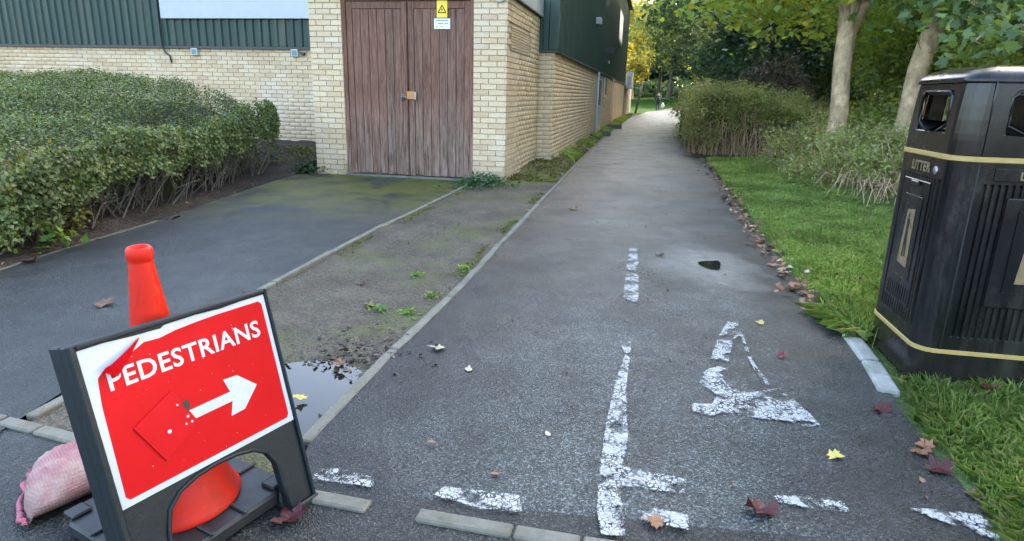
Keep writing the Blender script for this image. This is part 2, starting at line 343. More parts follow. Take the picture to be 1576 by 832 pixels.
BOXF = [(0, 3, 2, 1), (4, 5, 6, 7), (0, 1, 5, 4), (1, 2, 6, 5), (2, 3, 7, 6), (3, 0, 4, 7)]
def boxv(a, b):
    (x0, y0, z0), (x1, y1, z1) = a, b
    return [(x0, y0, z0), (x1, y0, z0), (x1, y1, z0), (x0, y1, z0), (x0, y0, z1), (x1, y0, z1), (x1, y1, z1), (x0, y1, z1)]
def bevel_me(me, w, seg=1):
    bm = bmesh.new(); bm.from_mesh(me)
    bmesh.ops.recalc_face_normals(bm, faces=bm.faces)
    bmesh.ops.bevel(bm, geom=[e for e in bm.edges if e.is_manifold and e.calc_face_angle(0) > .5], offset=w, segments=seg, affect='EDGES', profile=.5)
    bm.to_mesh(me); bm.free(); return me
def box(name, a, b, mat, parent=None, bev=0.0, loc=None, rot=None):
    me = mesh(name, boxv(a, b), BOXF, mat)
    if bev: bevel_me(me, bev)
    return ob(name, me, parent, loc, rot)
def boxes(name, lst, mat, parent=None):
    v = []; f = []
    for a, b in lst:
        k = len(v); v += boxv(a, b); f += [tuple(i + k for i in q) for q in BOXF]
    return ob(name, mesh(name, v, f, mat), parent)
def tube_vf(path, radii, n=7, cap=True):
    path = [Vector(p) for p in path]; v = []; f = []
    ref = Vector((.3, .9, .2))
    for i, p in enumerate(path):
        d = (path[min(i + 1, len(path) - 1)] - path[max(i - 1, 0)]).normalized()
        a = d.cross(ref)
        if a.length < 1e-4: a = d.cross(Vector((1, 0, 0)))
        a.normalize(); b = d.cross(a)
        for k in range(n):
            t_ = 2 * math.pi * k / n; v.append(p + (a * math.cos(t_) + b * math.sin(t_)) * radii[i])
    for i in range(len(path) - 1):
        for k in range(n):
            f.append((i * n + k, i * n + (k + 1) % n, (i + 1) * n + (k + 1) % n, (i + 1) * n + k))
    if cap: f.append(tuple(range(n - 1, -1, -1))); f.append(tuple(range((len(path) - 1) * n, len(path) * n)))
    return v, f
def tube(name, path, radii, mat, parent=None, n=8, smooth=True):
    if not hasattr(radii, '__len__'): radii = [radii] * len(path)
    v, f = tube_vf(path, radii, n); return ob(name, mesh(name, v, f, mat, smooth), parent)
def tubes_me(name, lst, mat, n=5):
    V = []; Fq = []
    for path, radii in lst:
        v, f = tube_vf(path, radii, n, False); k = len(V); V += v; Fq += [tuple(i + k for i in q) for q in f]
    return fast(name, np.array([tuple(p) for p in V]), np.array(Fq), mat, True)
def lathe(name, prof, mat, parent=None, n=40, loc=None, smooth=True):
    v = []; f = []
    for r, z in prof:
        for k in range(n): a = 2 * math.pi * k / n; v.append((r * math.cos(a), r * math.sin(a), z))
    for i in range(len(prof) - 1):
        for k in range(n): f.append((i * n + k, i * n + (k + 1) % n, (i + 1) * n + (k + 1) % n, (i + 1) * n + k))
    return ob(name, mesh(name, v, f, mat, smooth), parent, loc)
def prism(name, poly, z0, z1, mat, parent=None, bev=0.0):
    """polygon in local XY extruded z0..z1"""
    n = len(poly); v = [(x, y, z0) for x, y in poly] + [(x, y, z1) for x, y in poly]
    f = [tuple(range(n - 1, -1, -1)), tuple(range(n, 2 * n))] + [(i, (i + 1) % n, n + (i + 1) % n, n + i) for i in range(n)]
    me = mesh(name, v, f, mat)
    bm = bmesh.new(); bm.from_mesh(me); bmesh.ops.recalc_face_normals(bm, faces=bm.faces); bm.to_mesh(me); bm.free()
    if bev: bevel_me(me, bev)
    return ob(name, me, parent)
def text_me(name, s, size, mat, bold=0.0, ext=.0006, spacing=1.0):
    cu = D.curves.new('tmp', 'FONT'); cu.body = s; cu.size = size; cu.extrude = ext; cu.offset = bold; cu.space_character = spacing; cu.resolution_u = 3
    o = D.objects.new('tmp', cu); COL.objects.link(o); dg = bpy.context.evaluated_depsgraph_get(); dg.update()
    me = D.meshes.new_from_object(o.evaluated_get(dg)); me.name = name
    D.objects.remove(o); D.curves.remove(cu); me.materials.clear(); me.materials.append(mat); return me
def sstep(a, b, x):
    t_ = np.clip((np.asarray(x, float) - a) / (b - a), 0, 1); return t_ * t_ * (3 - 2 * t_)
_p = rng.uniform(0, 6.28, (12, 3)); _d = rng.normal(0, 1, (12, 2))
def wob(x, y, sc=1.0):
    """smooth pseudo noise about -1..1"""
    s = 0
    for i in range(12):
        k = sc * (1.0 + .55 * i); s = s + np.sin(x * k * _d[i, 0] + y * k * _d[i, 1] + _p[i, 0]) / (1 + .35 * i)
    return s / 3.2

# ------------------------------------------------------------------ terrain, path, verge, driveway
def T(x, y):
    y = np.asarray(y, float); return 1.55 * sstep(62, 112, y)
def grid(name, xs, ys, zf, mat, kind='structure', parent=None):
    X, Y = np.meshgrid(xs, ys); Z = zf(X, Y); nx, ny = len(xs), len(ys)
    v = np.stack([X.ravel(), Y.ravel(), Z.ravel()], 1); i = np.arange(nx * ny).reshape(ny, nx)
    f = np.stack([i[:-1, :-1], i[:-1, 1:], i[1:, 1:], i[1:, :-1]], -1).reshape(-1, 4)
    o = ob(name, fast(name, v, f, mat, True), parent)
    if kind and parent is None: tag(o, kind=kind)
    return o
def strip(name, L, R, ny, nx, zf, mat, kind='structure'):
    """sheet between two polylines given as functions of Y"""
    def at(P, n):
        P = np.array(P, float); s = np.concatenate([[0], np.cumsum(np.linalg.norm(np.diff(P, axis=0), axis=1))]); q = np.linspace(0, 1, n) ** 1.6 * s[-1]
        return np.stack([np.interp(q, s, P[:, 0]), np.interp(q, s, P[:, 1])], 1)
    a = at(L, ny); b = at(R, ny); u = np.linspace(0, 1, nx)[None, :, None]
    Pm = a[:, None] * (1 - u) + b[:, None] * u; X, Y = Pm[..., 0], Pm[..., 1]; Z = zf(X, Y)
    v = np.stack([X.ravel(), Y.ravel(), Z.ravel()], 1); i = np.arange(nx * ny).reshape(ny, nx)
    f = np.stack([i[:-1, :-1], i[:-1, 1:], i[1:, 1:], i[1:, :-1]], -1).reshape(-1, 4)
    o = ob(name, fast(name, v, f, mat, True))
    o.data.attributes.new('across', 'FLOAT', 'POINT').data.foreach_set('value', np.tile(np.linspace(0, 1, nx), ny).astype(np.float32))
    return tag(o, kind=kind)

tag(grid('ground', np.unique(np.concatenate([np.linspace(-700, -40, 12), np.linspace(-40, 60, 41), np.linspace(60, 700, 12)])),
     np.unique(np.concatenate([np.linspace(-300, 0, 8), np.linspace(0, 140, 57), np.linspace(140, 900, 12)])),
     lambda x, y: T(x, y) - .06, M['wood_floor']), 'dark soil and leaf litter woodland floor', None)
KERB = [(-.70, 1.74), (-.73, 2.04), (-.64, 2.58), (-.36, 3.87), (.30, 7.44), (1.2, 12.23), (2.95, 21.3), (7.3, 41.6), (12.1, 60), (17.5, 74), (34, 84)]
RIGHT = [(1.40, 1.50), (1.50, 1.75), (1.55, 2.1), (1.62, 2.4), (1.80, 3.0), (1.90, 3.6), (2.02, 4.4), (2.42, 6.3), (3.02, 9.05), (3.98, 13.5), (6.1, 23.6), (10.5, 42.5), (14.9, 58), (20.5, 70), (34, 77)]
EDGE = [(-2.6, 2.36), (-1.887, 2.14), (-1.714, 2.085), (-1.495, 2.009), (-.604, 1.724), (-.423, 1.682), (-.26, 1.651), (.022, 1.585), (.207, 1.545), (.8, 1.44), (1.40, 1.36), (2.4, 1.2), (6, .9)]
DK = [(-1.80, 2.12), (-1.81, 2.39), (-1.552, 3.868), (-1.456, 4.491), (-1.30, 5.517), (-1.03, 6.72), (-.60, 8.95)]
DL = [(-3.6, 2.7), (-3.46, 4.1), (-3.435, 4.687), (-3.4, 5.275), (-3.32, 5.865), (-3.30, 6.906), (-3.27, 8.293), (-3.22, 9.6)]
PATH_L = [(-.70, 1.74)] + KERB[1:]
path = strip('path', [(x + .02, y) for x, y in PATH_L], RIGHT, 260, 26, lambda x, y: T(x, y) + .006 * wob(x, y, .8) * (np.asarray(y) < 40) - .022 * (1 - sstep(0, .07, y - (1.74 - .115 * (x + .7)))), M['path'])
# pavement in the foreground, below the flush edging
ex_, ey_ = zip(*EDGE)
xs = np.linspace(-2.6, 6, 60); top = np.interp(xs, ex_, ey_)
v = []; f = []
for i, (x, y) in enumerate(zip(xs, top)):
    for k in range(10): v.append((x, -4 + (y + 4.0 + (.25 if -.7 < x < 1.5 else 0.0)) * (k / 9) ** .6, -.006))
for i in range(59):
    for k in range(9): f.append((i * 10 + k, (i + 1) * 10 + k, (i + 1) * 10 + k + 1, i * 10 + k + 1))
tag(ob('pavement', mesh('pavement', v, f, M['pave'])), kind='structure')
tag(grid('road', np.linspace(-40, -2.6, 12), np.linspace(-20, 2.35, 8), lambda x, y: -.010 + 0 * x, M['pave']), kind='structure')
def vz(x, y):
    z = -.004 + .006 * wob(x, y, 2.6) + .004 * wob(y, x, 6.0)
    z -= .05 * np.exp(-(((x + .92) / .26) ** 2 + ((y - 2.42) / .33) ** 2))
    z += 0
    return z
verge = strip('verge', [(-1.78, 2.08)] + DK[1:-1] + [(-.58, 8.95), (-.14, 9.15)], [(-.70, 1.76)] + [(x - .03, y) for x, y in KERB[1:4]] + [(.27, 7.44), (.6, 9.15)], 330, 44, vz, M['verge'])
def mz(x, y):
    d = np.interp(y, [p[1] for p in KERB], [p[0] for p in KERB]) - x
    return -.004 + (.055 + .045 * wob(x, y, 2.2) + .035 * wob(y, x, 5.0) + .04 * sstep(10, 12, y)) * sstep(.0, .35, d) * sstep(9.0, 9.7, y)
moss = strip('moss_strip', [(-.14, 9.13), (.40, 11.7), (.66, 11.7), (5.0, 33.0), (9.3, 50)], [(.62, 9.1), (1.2, 12.23), (2.95, 21.3), (5.0, 31), (9.3, 50)], 240, 14, mz, M['mossy'])
drive = strip('driveway', [(-3.62, 2.45)] + DL[1:], [(-1.84, 1.97)] + [(x - .02, y) for x, y in DK[1:]] + [(-.6, 9.35), (-.62, 9.9)], 140, 30, lambda x, y: .0 + .004 * wob(x, y, 1.3), M['drive'])
def bz(x, y): return -.02 + .03 * wob(x, y, 3.0) + .02 * wob(y, x, 7.0) + .22 * sstep(8.6, 11.6, y) + .05 * sstep(-3.3, -4.0, x)
bed = grid('planting_bed', np.linspace(-14, -3.22, 110), np.linspace(2.6, 12.6, 120), lambda x, y: bz(x, y) - .3 * (x > -3.45) * sstep(5.6, 4.6, y) * 0, M['soil'])
far_lawn = grid('lawn', np.linspace(-15, 60, 30), np.linspace(46, 150, 40), lambda x, y: T(x, y) - .02, M['lawn'])
def rz(x, y): return -.012 + .012 * wob(x, y, 1.7) + .05 * sstep(.3, 2.0, x - np.interp(y, [p[1] for p in RIGHT], [p[0] for p in RIGHT]))
turf = strip('grass_verge_soil', [(x + .0, y) for x, y in RIGHT[:11]], [(3.6, 1.2), (4.0, 3.0), (4.5, 5.0), (5.0, 7.5), (5.6, 9.3), (6.4, 13.2), (9.0, 23.6)], 160, 30, rz, M['turf'])

# water lying in the verge and on the path
puddle = tag(ob('puddle', mesh('puddle', [(-1.35, 2.02, -.016), (-.70, 2.02, -.016), (-.66, 2.9, -.016), (-1.35, 2.9, -.016)], [(0, 1, 2, 3)], M['water'])), kind='structure')
pp = [(1.422, 4.767), (1.46, 4.80), (1.501, 4.824), (1.56, 4.83), (1.605, 4.846), (1.60, 4.76), (1.575, 4.686), (1.55, 4.61), (1.516, 4.571), (1.46, 4.60), (1.435, 4.66)]
tag(ob('small_puddle', mesh('small_puddle', [(x, y, .0085) for x, y in pp], [tuple(range(len(pp)))], M['water'])), kind='structure')

# ------------------------------------------------------------------ edging stones
def edging(name, P, w, ln, z, h, mat, start=0.0, end=None, gap=.008, skip=()):
    root = tag(empty(name), kind='structure')
    P = np.array(P, float); s = np.concatenate([[0], np.cumsum(np.linalg.norm(np.diff(P, axis=0), axis=1))]); end = end or s[-1]
    q = start; i = 0
    while q < end - .1:
        L = min(ln * random.uniform(.93, 1.05), end - q)
        a = np.array([np.interp(q + gap, s, P[:, k]) for k in (0, 1)]); b = np.array([np.interp(q + L, s, P[:, k]) for k in (0, 1)])
        d = b - a; l_ = np.linalg.norm(d); ang = math.atan2(d[1], d[0])
        if i not in skip:
            zt = z + random.uniform(-.004, .004); me = mesh('edging_stone', boxv((0, -w / 2, -h), (l_, w / 2, 0)), BOXF, mat)
            bm = bmesh.new(); bm.from_mesh(me)
            bmesh.ops.subdivide_edges(bm, edges=[e for e in bm.edges if e.calc_length() > l_ * .8], cuts=6)
            for vv in bm.verts:
                if vv.co.z > -h * .5: vv.co.z += random.uniform(-.003, .002)
                vv.co.y += random.uniform(-.003, .003)
            bmesh.ops.recalc_face_normals(bm, faces=bm.faces)
            bm.to_mesh(me); bm.free(); bevel_me(me, .005)
            ob('edging_stone', me, root, (a[0], a[1], float(T(a[0], a[1])) + zt), (0, 0, ang + random.uniform(-.006, .006)))
        q += L; i += 1
    return root
edging('path_kerb', KERB[1:], .048, .915, .011, .1, M['conc'], end=58)
edging('driveway_kerb', [(-1.80, 2.16)] + DK[1:], .042, .915, .016, .1, M['conc'])
edging('bed_kerb', DL[1:], .045, .915, .000, .1, M['conc_dark'])
pe = tag(empty('pavement_edging'), kind='structure')
for (xa, ya), (xb, yb) in [((-2.5, 2.34), (-1.90, 2.15)), ((-1.885, 2.142), (-1.72, 2.09)), ((-1.71, 2.086), (-1.50, 2.014)), ((-1.49, 2.01), (-1.20, 1.915)), ((-.62, 1.735), (-.42, 1.685)), ((-.265, 1.652), (.018, 1.587)), ((.026, 1.585), (.21, 1.545)), ((.22, 1.543), (.5, 1.49))]:
    L_ = math.hypot(xb - xa, yb - ya); me = mesh('edging_stone', boxv((0, -.028, -.08), (L_, .028, 0)), BOXF, M['conc']); bevel_me(me, .006)
    ob('edging_stone', me, pe, (xa, ya, .007), (0, 0, math.atan2(yb - ya, xb - xa)))
wk = empty('white_kerb'); tag(wk, kind='structure')
for i, (a, b) in enumerate([((1.66, 2.56), (1.76, 2.90)), ((1.762, 2.91), (1.845, 3.27))]):
    d = Vector(b) - Vector(a)
    me = mesh('kerb_stone', boxv((0, -.045, -.1), (d.length, .045, .0)), BOXF, M['conc_white']); bevel_me(me, .015, 2)
    ob('kerb_stone', me, wk, (a[0], a[1], .016), (0, 0, math.atan2(d.y, d.x)))

# ------------------------------------------------------------------ painted markings (parts of the path)
from mathutils.geometry import delaunay_2d_cdt
def inside(P, x, y):
    c = False; j = len(P) - 1
    for i in range(len(P)):
        xi, yi = P[i]; xj, yj = P[j]
        if (yi > y) != (yj > y) and x < (xj - xi) * (y - yi) / (yj - yi) + xi: c = not c
        j = i
    return c
def paint(name, poly, edge=.030):
    P = np.array(poly); v = []; f = []; vals = []
    x0, y0 = P.min(0); x1, y1 = P.max(0); st = .012
    nx = int((x1 - x0) / st) + 2; ny = int((y1 - y0) / st) + 2
    idx = {}
    A = P; B = np.roll(P, -1, 0)
    def dist(x, y):
        q = np.array([x, y]); t_ = np.clip(((q - A) * (B - A)).sum(1) / ((B - A) ** 2).sum(1), 0, 1)
        return np.linalg.norm(A + (B - A) * t_[:, None] - q, axis=1).min()
    for j in range(ny):
        for i in range(nx):
            x = x0 + i * st; y = y0 + j * st
            if inside(poly, x, y): idx[i, j] = len(v); v.append((x, y, .004 + .006 * float(wob(x, y, .8)) + .0035)); vals.append(min(1, dist(x, y) / edge))
    for (i, j) in idx:
        q = [(i, j), (i + 1, j), (i + 1, j + 1), (i, j + 1)]
        if all(k in idx for k in q): f.append(tuple(idx[k] for k in q))
    me = mesh(name, v, f, M['paint'], True)
    at = me.attributes.new('edge', 'FLOAT', 'POINT'); at.data.foreach_set('value', np.array(vals, dtype=np.float32))
    return ob(name, me, path)
paint('line_marking', [(.545, 3.09), (.635, 3.09), (.605, 2.931), (.515, 2.531), (.455, 2.12), (.405, 1.935), (.606, 1.868), (.585, 1.765), (.38, 1.80), (.365, 1.735), (.563, 1.678), (.54, 1.585), (.37, 1.64), (.35, 1.555), (.262, 1.56), (.265, 1.678), (.290, 1.848), (.358, 2.19), (.455, 2.593), (.555, 2.92)])
paint('dash_marking', [(.965, 5.21), (1.045, 5.19), (.975, 4.722), (.885, 4.404), (.905, 4.356), (.80, 3.78), (.752, 3.72), (.69, 3.83), (.79, 4.348), (.886, 4.816)])
paint('arrow_marking', [(1.23, 3.45), (1.30, 3.41), (1.225, 3.08), (1.18, 2.85), (1.165, 2.60), (1.13, 2.60), (1.135, 2.77), (1.165, 2.98), (1.22, 3.2), (1.172, 3.13), (1.054, 2.84), (.96, 2.88), (1.09, 3.182)], .022)
paint('symbol_marking', [(.99, 2.81), (1.03, 2.763), (.97, 2.654), (.975, 2.56), (1.03, 2.53), (1.112, 2.56), (1.195, 2.585), (1.21, 2.476), (1.225, 2.32), (1.225, 2.245), (1.187, 2.225), (1.141, 2.222), (1.098, 2.265), (.999, 2.275), (.86, 2.325), (.815, 2.29), (.728, 2.31), (.745, 2.415), (.835, 2.415), (.872, 2.50), (.83, 2.601), (.86, 2.70), (.925, 2.775)], .026)
paint('dash_marking', [(-.67, 1.865), (-.64, 1.80), (-.42, 1.76), (-.40, 1.83), (-.563, 1.885)], .03)
paint('dash_marking', [(-.245, 1.735), (-.207, 1.80), (.05, 1.76), (.06, 1.65), (-.077, 1.665)], .03)
paint('dash_marking', [(.82, 1.80), (.95, 1.795), (1.08, 1.77), (1.07, 1.69), (.95, 1.70), (.84, 1.73)], .05)
paint('dash_marking', [(1.21, 1.75), (1.35, 1.745), (1.48, 1.72), (1.46, 1.56), (1.38, 1.60), (1.30, 1.66)], .05)

# ------------------------------------------------------------------ buildings
AL = rad(11.5); CORNER = (-.142, 9.125)
def brick_me(name, w, h=.065, d=.03, pr=.0035, c=.002):
    # front face in local XZ plane, looking to -Y; origin at lower left of the face
    a = [(0, d, 0), (w, d, 0), (w, d, h), (0, d, h)]
    b = [(0, -pr + c, 0), (w, -pr + c, 0), (w, -pr + c, h), (0, -pr + c, h)]
    q = [(c, -pr, c), (w - c, -pr, c), (w - c, -pr, h - c), (c, -pr, h - c)]
    v = a + b + q; f = []
    for k in range(4):
        n_ = (k + 1) % 4
        f += [(k, n_, 4 + n_, 4 + k), (4 + k, 4 + n_, 8 + n_, 8 + k)]
    f.append((8, 9, 10, 11)); return v, f
_bc = {}
def brick_mesh(w):
    w = round(w, 3)
    if w not in _bc: v, f = brick_me('brick', w); _bc[w] = mesh('brick', v, f, M['brick'])
    return _bc[w]
def course_layout(length, height, z0=0.0, holes=(), phase=0):
    """list of (s, z, w) for stretcher bond"""
    out = []; n = int(round((height - z0) / .075))
    for k in range(n):
        z = z0 + k * .075; s = -(.1125 if (k + phase) % 2 else 0.0)
        while s < length - .01:
            a = max(s, 0.0); b = min(s + .215, length); s += .225
            if b - a < .03: continue
            if any(a < h1 - .001 and b > h0 + .001 and z < hz1 and z + .065 > hz0 for h0, h1, hz0, hz1 in holes): 
                continue
            out.append((a, z, b - a))
    return out
def bricks(root, faces, keep):
    """faces: list of (origin local, angle, layout). the 300 that rank best become parts, the rest one stuff part"""
    allb = []
    for o, ang, lay in faces:
        ca, sa = math.cos(ang), math.sin(ang)
        for s, z, w in lay: allb.append(((o[0] + ca * s, o[1] + sa * s, z), ang, w))
    allb.sort(key=keep); V = []; Fq = []
    for i, (p, ang, w) in enumerate(allb):
        jit = random.uniform(-.0015, .0015)
        if i < 300:
            ob('brick', brick_mesh(w), root, (p[0] - math.sin(ang) * -jit, p[1] + math.cos(ang) * -jit, p[2]), (0, 0, ang))
        else:
            v, f = brick_me('b', w, pr=.0035 + jit * .6); ca, sa = math.cos(ang), math.sin(ang); k = len(V)
            V += [(p[0] + ca * x - sa * y, p[1] + sa * x + ca * y, p[2] + z) for x, y, z in v]; Fq += [tuple(j + k for j in q) for q in f]
    if V: tag(ob('brickwork', fast('brickwork', np.array(V), np.array(Fq), M['brick']), root), kind='stuff')
def cvis(p): return p
# --- annex: local x along the front (to the right), y into the building, origin at the right front corner
annex = empty('brick_annex', (*CORNER, 0), -AL)
tag(annex, 'low cream brick annex with brown double doors projecting from the green building', 'building')
AW, AD, AH = 2.89, 2.62, 2.475
DX0, DX1 = -2.40, -.465   # door opening
box('wall', (-AW + .005, .012, -.2), (DX0 - .004, AD, AH + .02), M['mortar'], annex)
box('wall', (DX1 + .004, .012, -.2), (-.012, AD, AH + .02), M['mortar'], annex)
box('rear_wall', (DX0 - .003, .5, -.2), (DX1 + .003, AD, AH + .02), M['dark'], annex)
fL = [(s, z, w) for s, z, w in course_layout(AW + DX0, AH, phase=1)]
fR = course_layout(-DX1, AH)
# louvred brick vent on the side: hole in the bond
side = course_layout(AD - .01, AH, phase=1, holes=[(.25, 1.62, 1.80, 2.16)])
left = course_layout(AD, AH)
bricks(annex, [((-AW, 0), 0, fL), ((DX1, 0), 0, fR), ((0, 0.006), math.pi / 2, side), ((-AW, AD), -math.pi / 2, left)],
       keep=lambda b: (0 if abs(b[1]) < .1 else (1 if b[1] > 0 else 2), b[0][1], b[0][2]))
vent = box('vent_grille', (-.004, .26, 1.80), (.0, 1.61, 2.15), M['mortar'], annex)
for k in range(9): box('vent_slat', (-.002, .27, 1.815 + k * .037), (.010, 1.60, 1.835 + k * .037), M['brick'], vent, .002)
fas = [((-AW - .06, -.06, AH + .02), (.06, -.03, AH + .30)), ((.03, -.03, AH + .02), (.06, AD - .03, AH + .30)), ((-AW - .06, -.03, AH + .02), (-AW - .03, AD - .03, AH + .30))]
for a, b in fas: box('fascia_board', a, b, M['offwhite'], annex, .003)
box('roof', (-AW - .03, -.03, AH + .022), (.03, AD - .03, AH + .26), M['flash'], annex)
# door set
dy = .045
fr = box('door_frame', (DX0, dy - .02, -.02), (DX0 + .055, dy + .07, AH + .02), M['timber'], annex, .004)
box('door_frame', (DX1 - .055, dy - .02, -.02), (DX1, dy + .07, AH + .02), M['timber'], annex, .004)
box('door_head', (DX0 + .056, dy - .018, AH - .05), (DX1 - .056, dy + .07, AH + .019), M['timber'], annex, .004)
box('door_step', (DX0 - .02, -.03, -.05), (DX1 + .03, .12, .022), M['conc'], annex, .008)
mid = (DX0 + DX1) / 2
for sgn, a, b in ((-1, DX0 + .058, mid - .006), (1, mid + .006, DX1 - .058)):
    leafd = box('door', (a, dy + .035, .03), (b, dy + .06, AH - .055), M['timber'], annex)
    box('stile', (a, dy, .03), (a + .085, dy + .034, AH - .056), M['timber'], leafd, .003)
    box('stile', (b - .085, dy, .03), (b, dy + .034, AH - .056), M['timber'], leafd, .003)
    box('top_rail', (a + .086, dy + .002, AH - .15), (b - .086, dy + .034, AH - .057), M['timber'], leafd, .003)
    n = 6; pw = (b - a - .174) / n
    for k in range(n):
        x = a + .087 + k * pw
        box('plank', (x + .003, dy + .010 + random.uniform(0, .004), .03 + random.uniform(0, .02)), (x + pw - .003, dy + .034, AH - .152), M['timber'], leafd, .004)
box('cover_strip', (mid - .045, dy - .022, .035), (mid - .008, dy - .001, AH - .07), M['timber'], annex, .004)
# hasp, padlock and orange plate
lockz = 1.17
hp = box('hasp_plate', (mid - .015, dy - .030, lockz - .055), (mid + .10, dy - .023, lockz + .055), M['rustplate'], annex, .004)
box('hasp_bolt', (mid - .10, dy - .036, lockz - .035), (mid - .018, dy - .023, lockz - .012), M['steel'], annex, .004)
pl = box('padlock', (mid - .088, dy - .055, lockz - .075), (mid - .040, dy - .038, lockz - .03), M['blackink'], annex, .006)
tube('shackle', [(mid - .078, dy - .046, lockz - .03), (mid - .076, dy - .046, lockz), (mid - .064, dy - .046, lockz + .012), (mid - .052, dy - .046, lockz), (mid - .050, dy - .046, lockz - .03)], .005, M['steel'], pl)
box('hasp_bolt', (mid + .10, dy - .036, lockz - .06), (mid + .125, dy - .001, lockz + .05), M['steel'], annex, .003)
# warning signs on the right leaf
sx = -.925
ws = box('warning_sign', (sx - .075, dy - .006, 2.205), (sx + .075, dy - .001, 2.445), M['yellow'], annex, .002)
tri = [(-.055, 2.27), (.055, 2.27), (0, 2.365)]
for k in range(3):
    (xa, za), (xb, zb) = tri[k], tri[(k + 1) % 3]
    tube('sign_triangle', [(sx + xa, dy - .007, za), (sx + xb, dy - .007, zb)], .006, M['blackink'], ws, 5)
ob('sign_bolt', mesh('sign_bolt', [(sx + x, dy - .0085, z) for x, z in [(.006, 2.335), (-.016, 2.305), (.0, 2.307), (-.010, 2.282), (.016, 2.314), (.002, 2.312)]], [(0, 1, 2, 5), (2, 3, 4, 5)], M['blackink']), ws)
wb = box('notice_plate', (sx - .115, dy - .006, 2.06), (sx + .115, dy - .001, 2.195), M['white'], annex, .002)
for x0, x1, z in ((-.09, .09, 2.168), (-.065, .02, 2.13), (.035, .09, 2.13), (-.09, -.06, 2.088), (-.02, .01, 2.088)):
    box('print_line', (sx + x0, dy - .0075, z - .006), (sx + x1, dy - .0065, z + .006), M['tealink'], wb)
# bulkhead lamp at the top of the right pillar
lamp = lathe('lamp_body', [(.0, .03), (.04, .028), (.062, .012), (.066, 0), (.066, -.02), (0, -.02)], M['white'], annex, 20)
lamp.location = (-.10, -.035, 2.455); lamp.rotation_euler = (rad(90), 0, 0)
lens = lathe('lamp_lens', [(.0, .046), (.026, .04), (.04, .029)], M['glass'], lamp, 16)

# --- main hall
hall = empty('clad_hall', (*CORNER, 0), -AL)
tag(hall, 'long cream brick hall with dark green ribbed metal cladding above', 'building')
HX, HY, HL = .27, AD, 30.0        # right wall at local x=HX, front at y=HY, runs HL back
FW = 13.5; CZ = 1.975
box('wall', (-FW, HY + .012, -.3), (HX - .012, HY + .25, CZ + .1), M['mortar'], hall)
box('wall', (HX - .25, HY + .251, -.3), (HX - .012, HY + HL, CZ + .1), M['mortar'], hall)
lf = course_layout(FW - 2.8, CZ + .02)
ff = [((-FW, HY), 0, lf), ((-.0, HY), 0, course_layout(HX, CZ + .02)), ((HX, HY + .006), math.pi / 2, course_layout(HL - .02, CZ + .02, phase=1, holes=[(9.3, 11.6, 0, 3), (12.6, 13.6, 1.2, 3)]))]
def hk(b):
    p, ang, w = b
    return (0 if ang < .1 and p[0] < -4.3 and p[2] > 1.0 else 1, -p[0])
bricks(hall, ff, hk)
# rendered bay further along the right wall
box('rendered_bay', (HX - .012, HY + 9.32, -.2), (HX + .012, HY + 11.58, CZ + .02), M['offwhite'], hall)
def sheet_me(h, n=6, pitch=.1667, dep=.03):
    prof = []
    for k in range(n):
        x = k * pitch; prof += [(x, 0), (x + .085, 0), (x + .105, -dep), (x + .147, -dep)]
    prof.append((n * pitch, 0)); v = []; f = []
    for z in (0, h): v += [(x, y, z) for x, y in prof]
    m_ = len(prof)
    for i in range(m_ - 1): f.append((i, i + 1, m_ + i + 1, m_ + i))
    # thickness behind
    k = len(v)
    for z in (0, h): v += [(x, y + .012, z) for x, y in prof]
    for i in range(m_ - 1): f.append((k + i + 1, k + i, k + m_ + i, k + m_ + i + 1))
    for i in range(m_ - 1): f.append((i, k + i, k + i + 1, i + 1))
    return mesh('cladding_sheet', v, f, M['clad'])
SH = sheet_me(4.3); SL = sheet_me(1.95); SU = sheet_me(2.4)
for k in range(14): ob('cladding_sheet', SH if k < 3 else SL, hall, (HX - .03 - 1.0 * (k + 1), HY - .03, CZ + .0))
for k in range(30): ob('cladding_sheet', SU, hall, (-2.78, HY + .97 + k, CZ + 1.9), (0, 0, -math.pi / 2))
for k in range(30): ob('cladding_sheet', SH, hall, (HX + .03, HY - .03 + k, CZ), (0, 0, math.pi / 2))
box('flashing', (-FW, HY - .055, CZ - .05), (HX + .058, HY - .01, CZ - .005), M['flash'], hall)
box('flashing', (HX + .012, HY - .009, CZ - .05), (HX + .058, HY + HL, CZ - .005), M['flash'], hall)
box('corner_trim', (HX - .06, HY - .064, CZ + .001), (HX + .066, HY - .058, CZ + 4.3), M['clad'], hall)
box('corner_trim', (HX + .060, HY - .0575, CZ + .001), (HX + .066, HY + .06, CZ + 4.3), M['clad'], hall)
box('roof', (-2.95, HY - .12, CZ + 4.26), (HX + .14, HY + HL + .1, CZ + 4.42), M['flash'], hall, .01)
box('low_roof', (-FW, HY - .12, CZ + 1.92), (-2.82, HY + HL + .1, CZ + 2.05), M['flash'], hall, .01)
box('gutter', (HX + .142, HY - .1, CZ + 4.2), (HX + .24, HY + HL, CZ + 4.3), M['flash'], hall, .01)
# long white sign over the left cladding
box('sign_board', (-7.35, HY - .11, 2.46), (-3.95, HY - .062, 3.5), M['offwhite'], hall, .006)
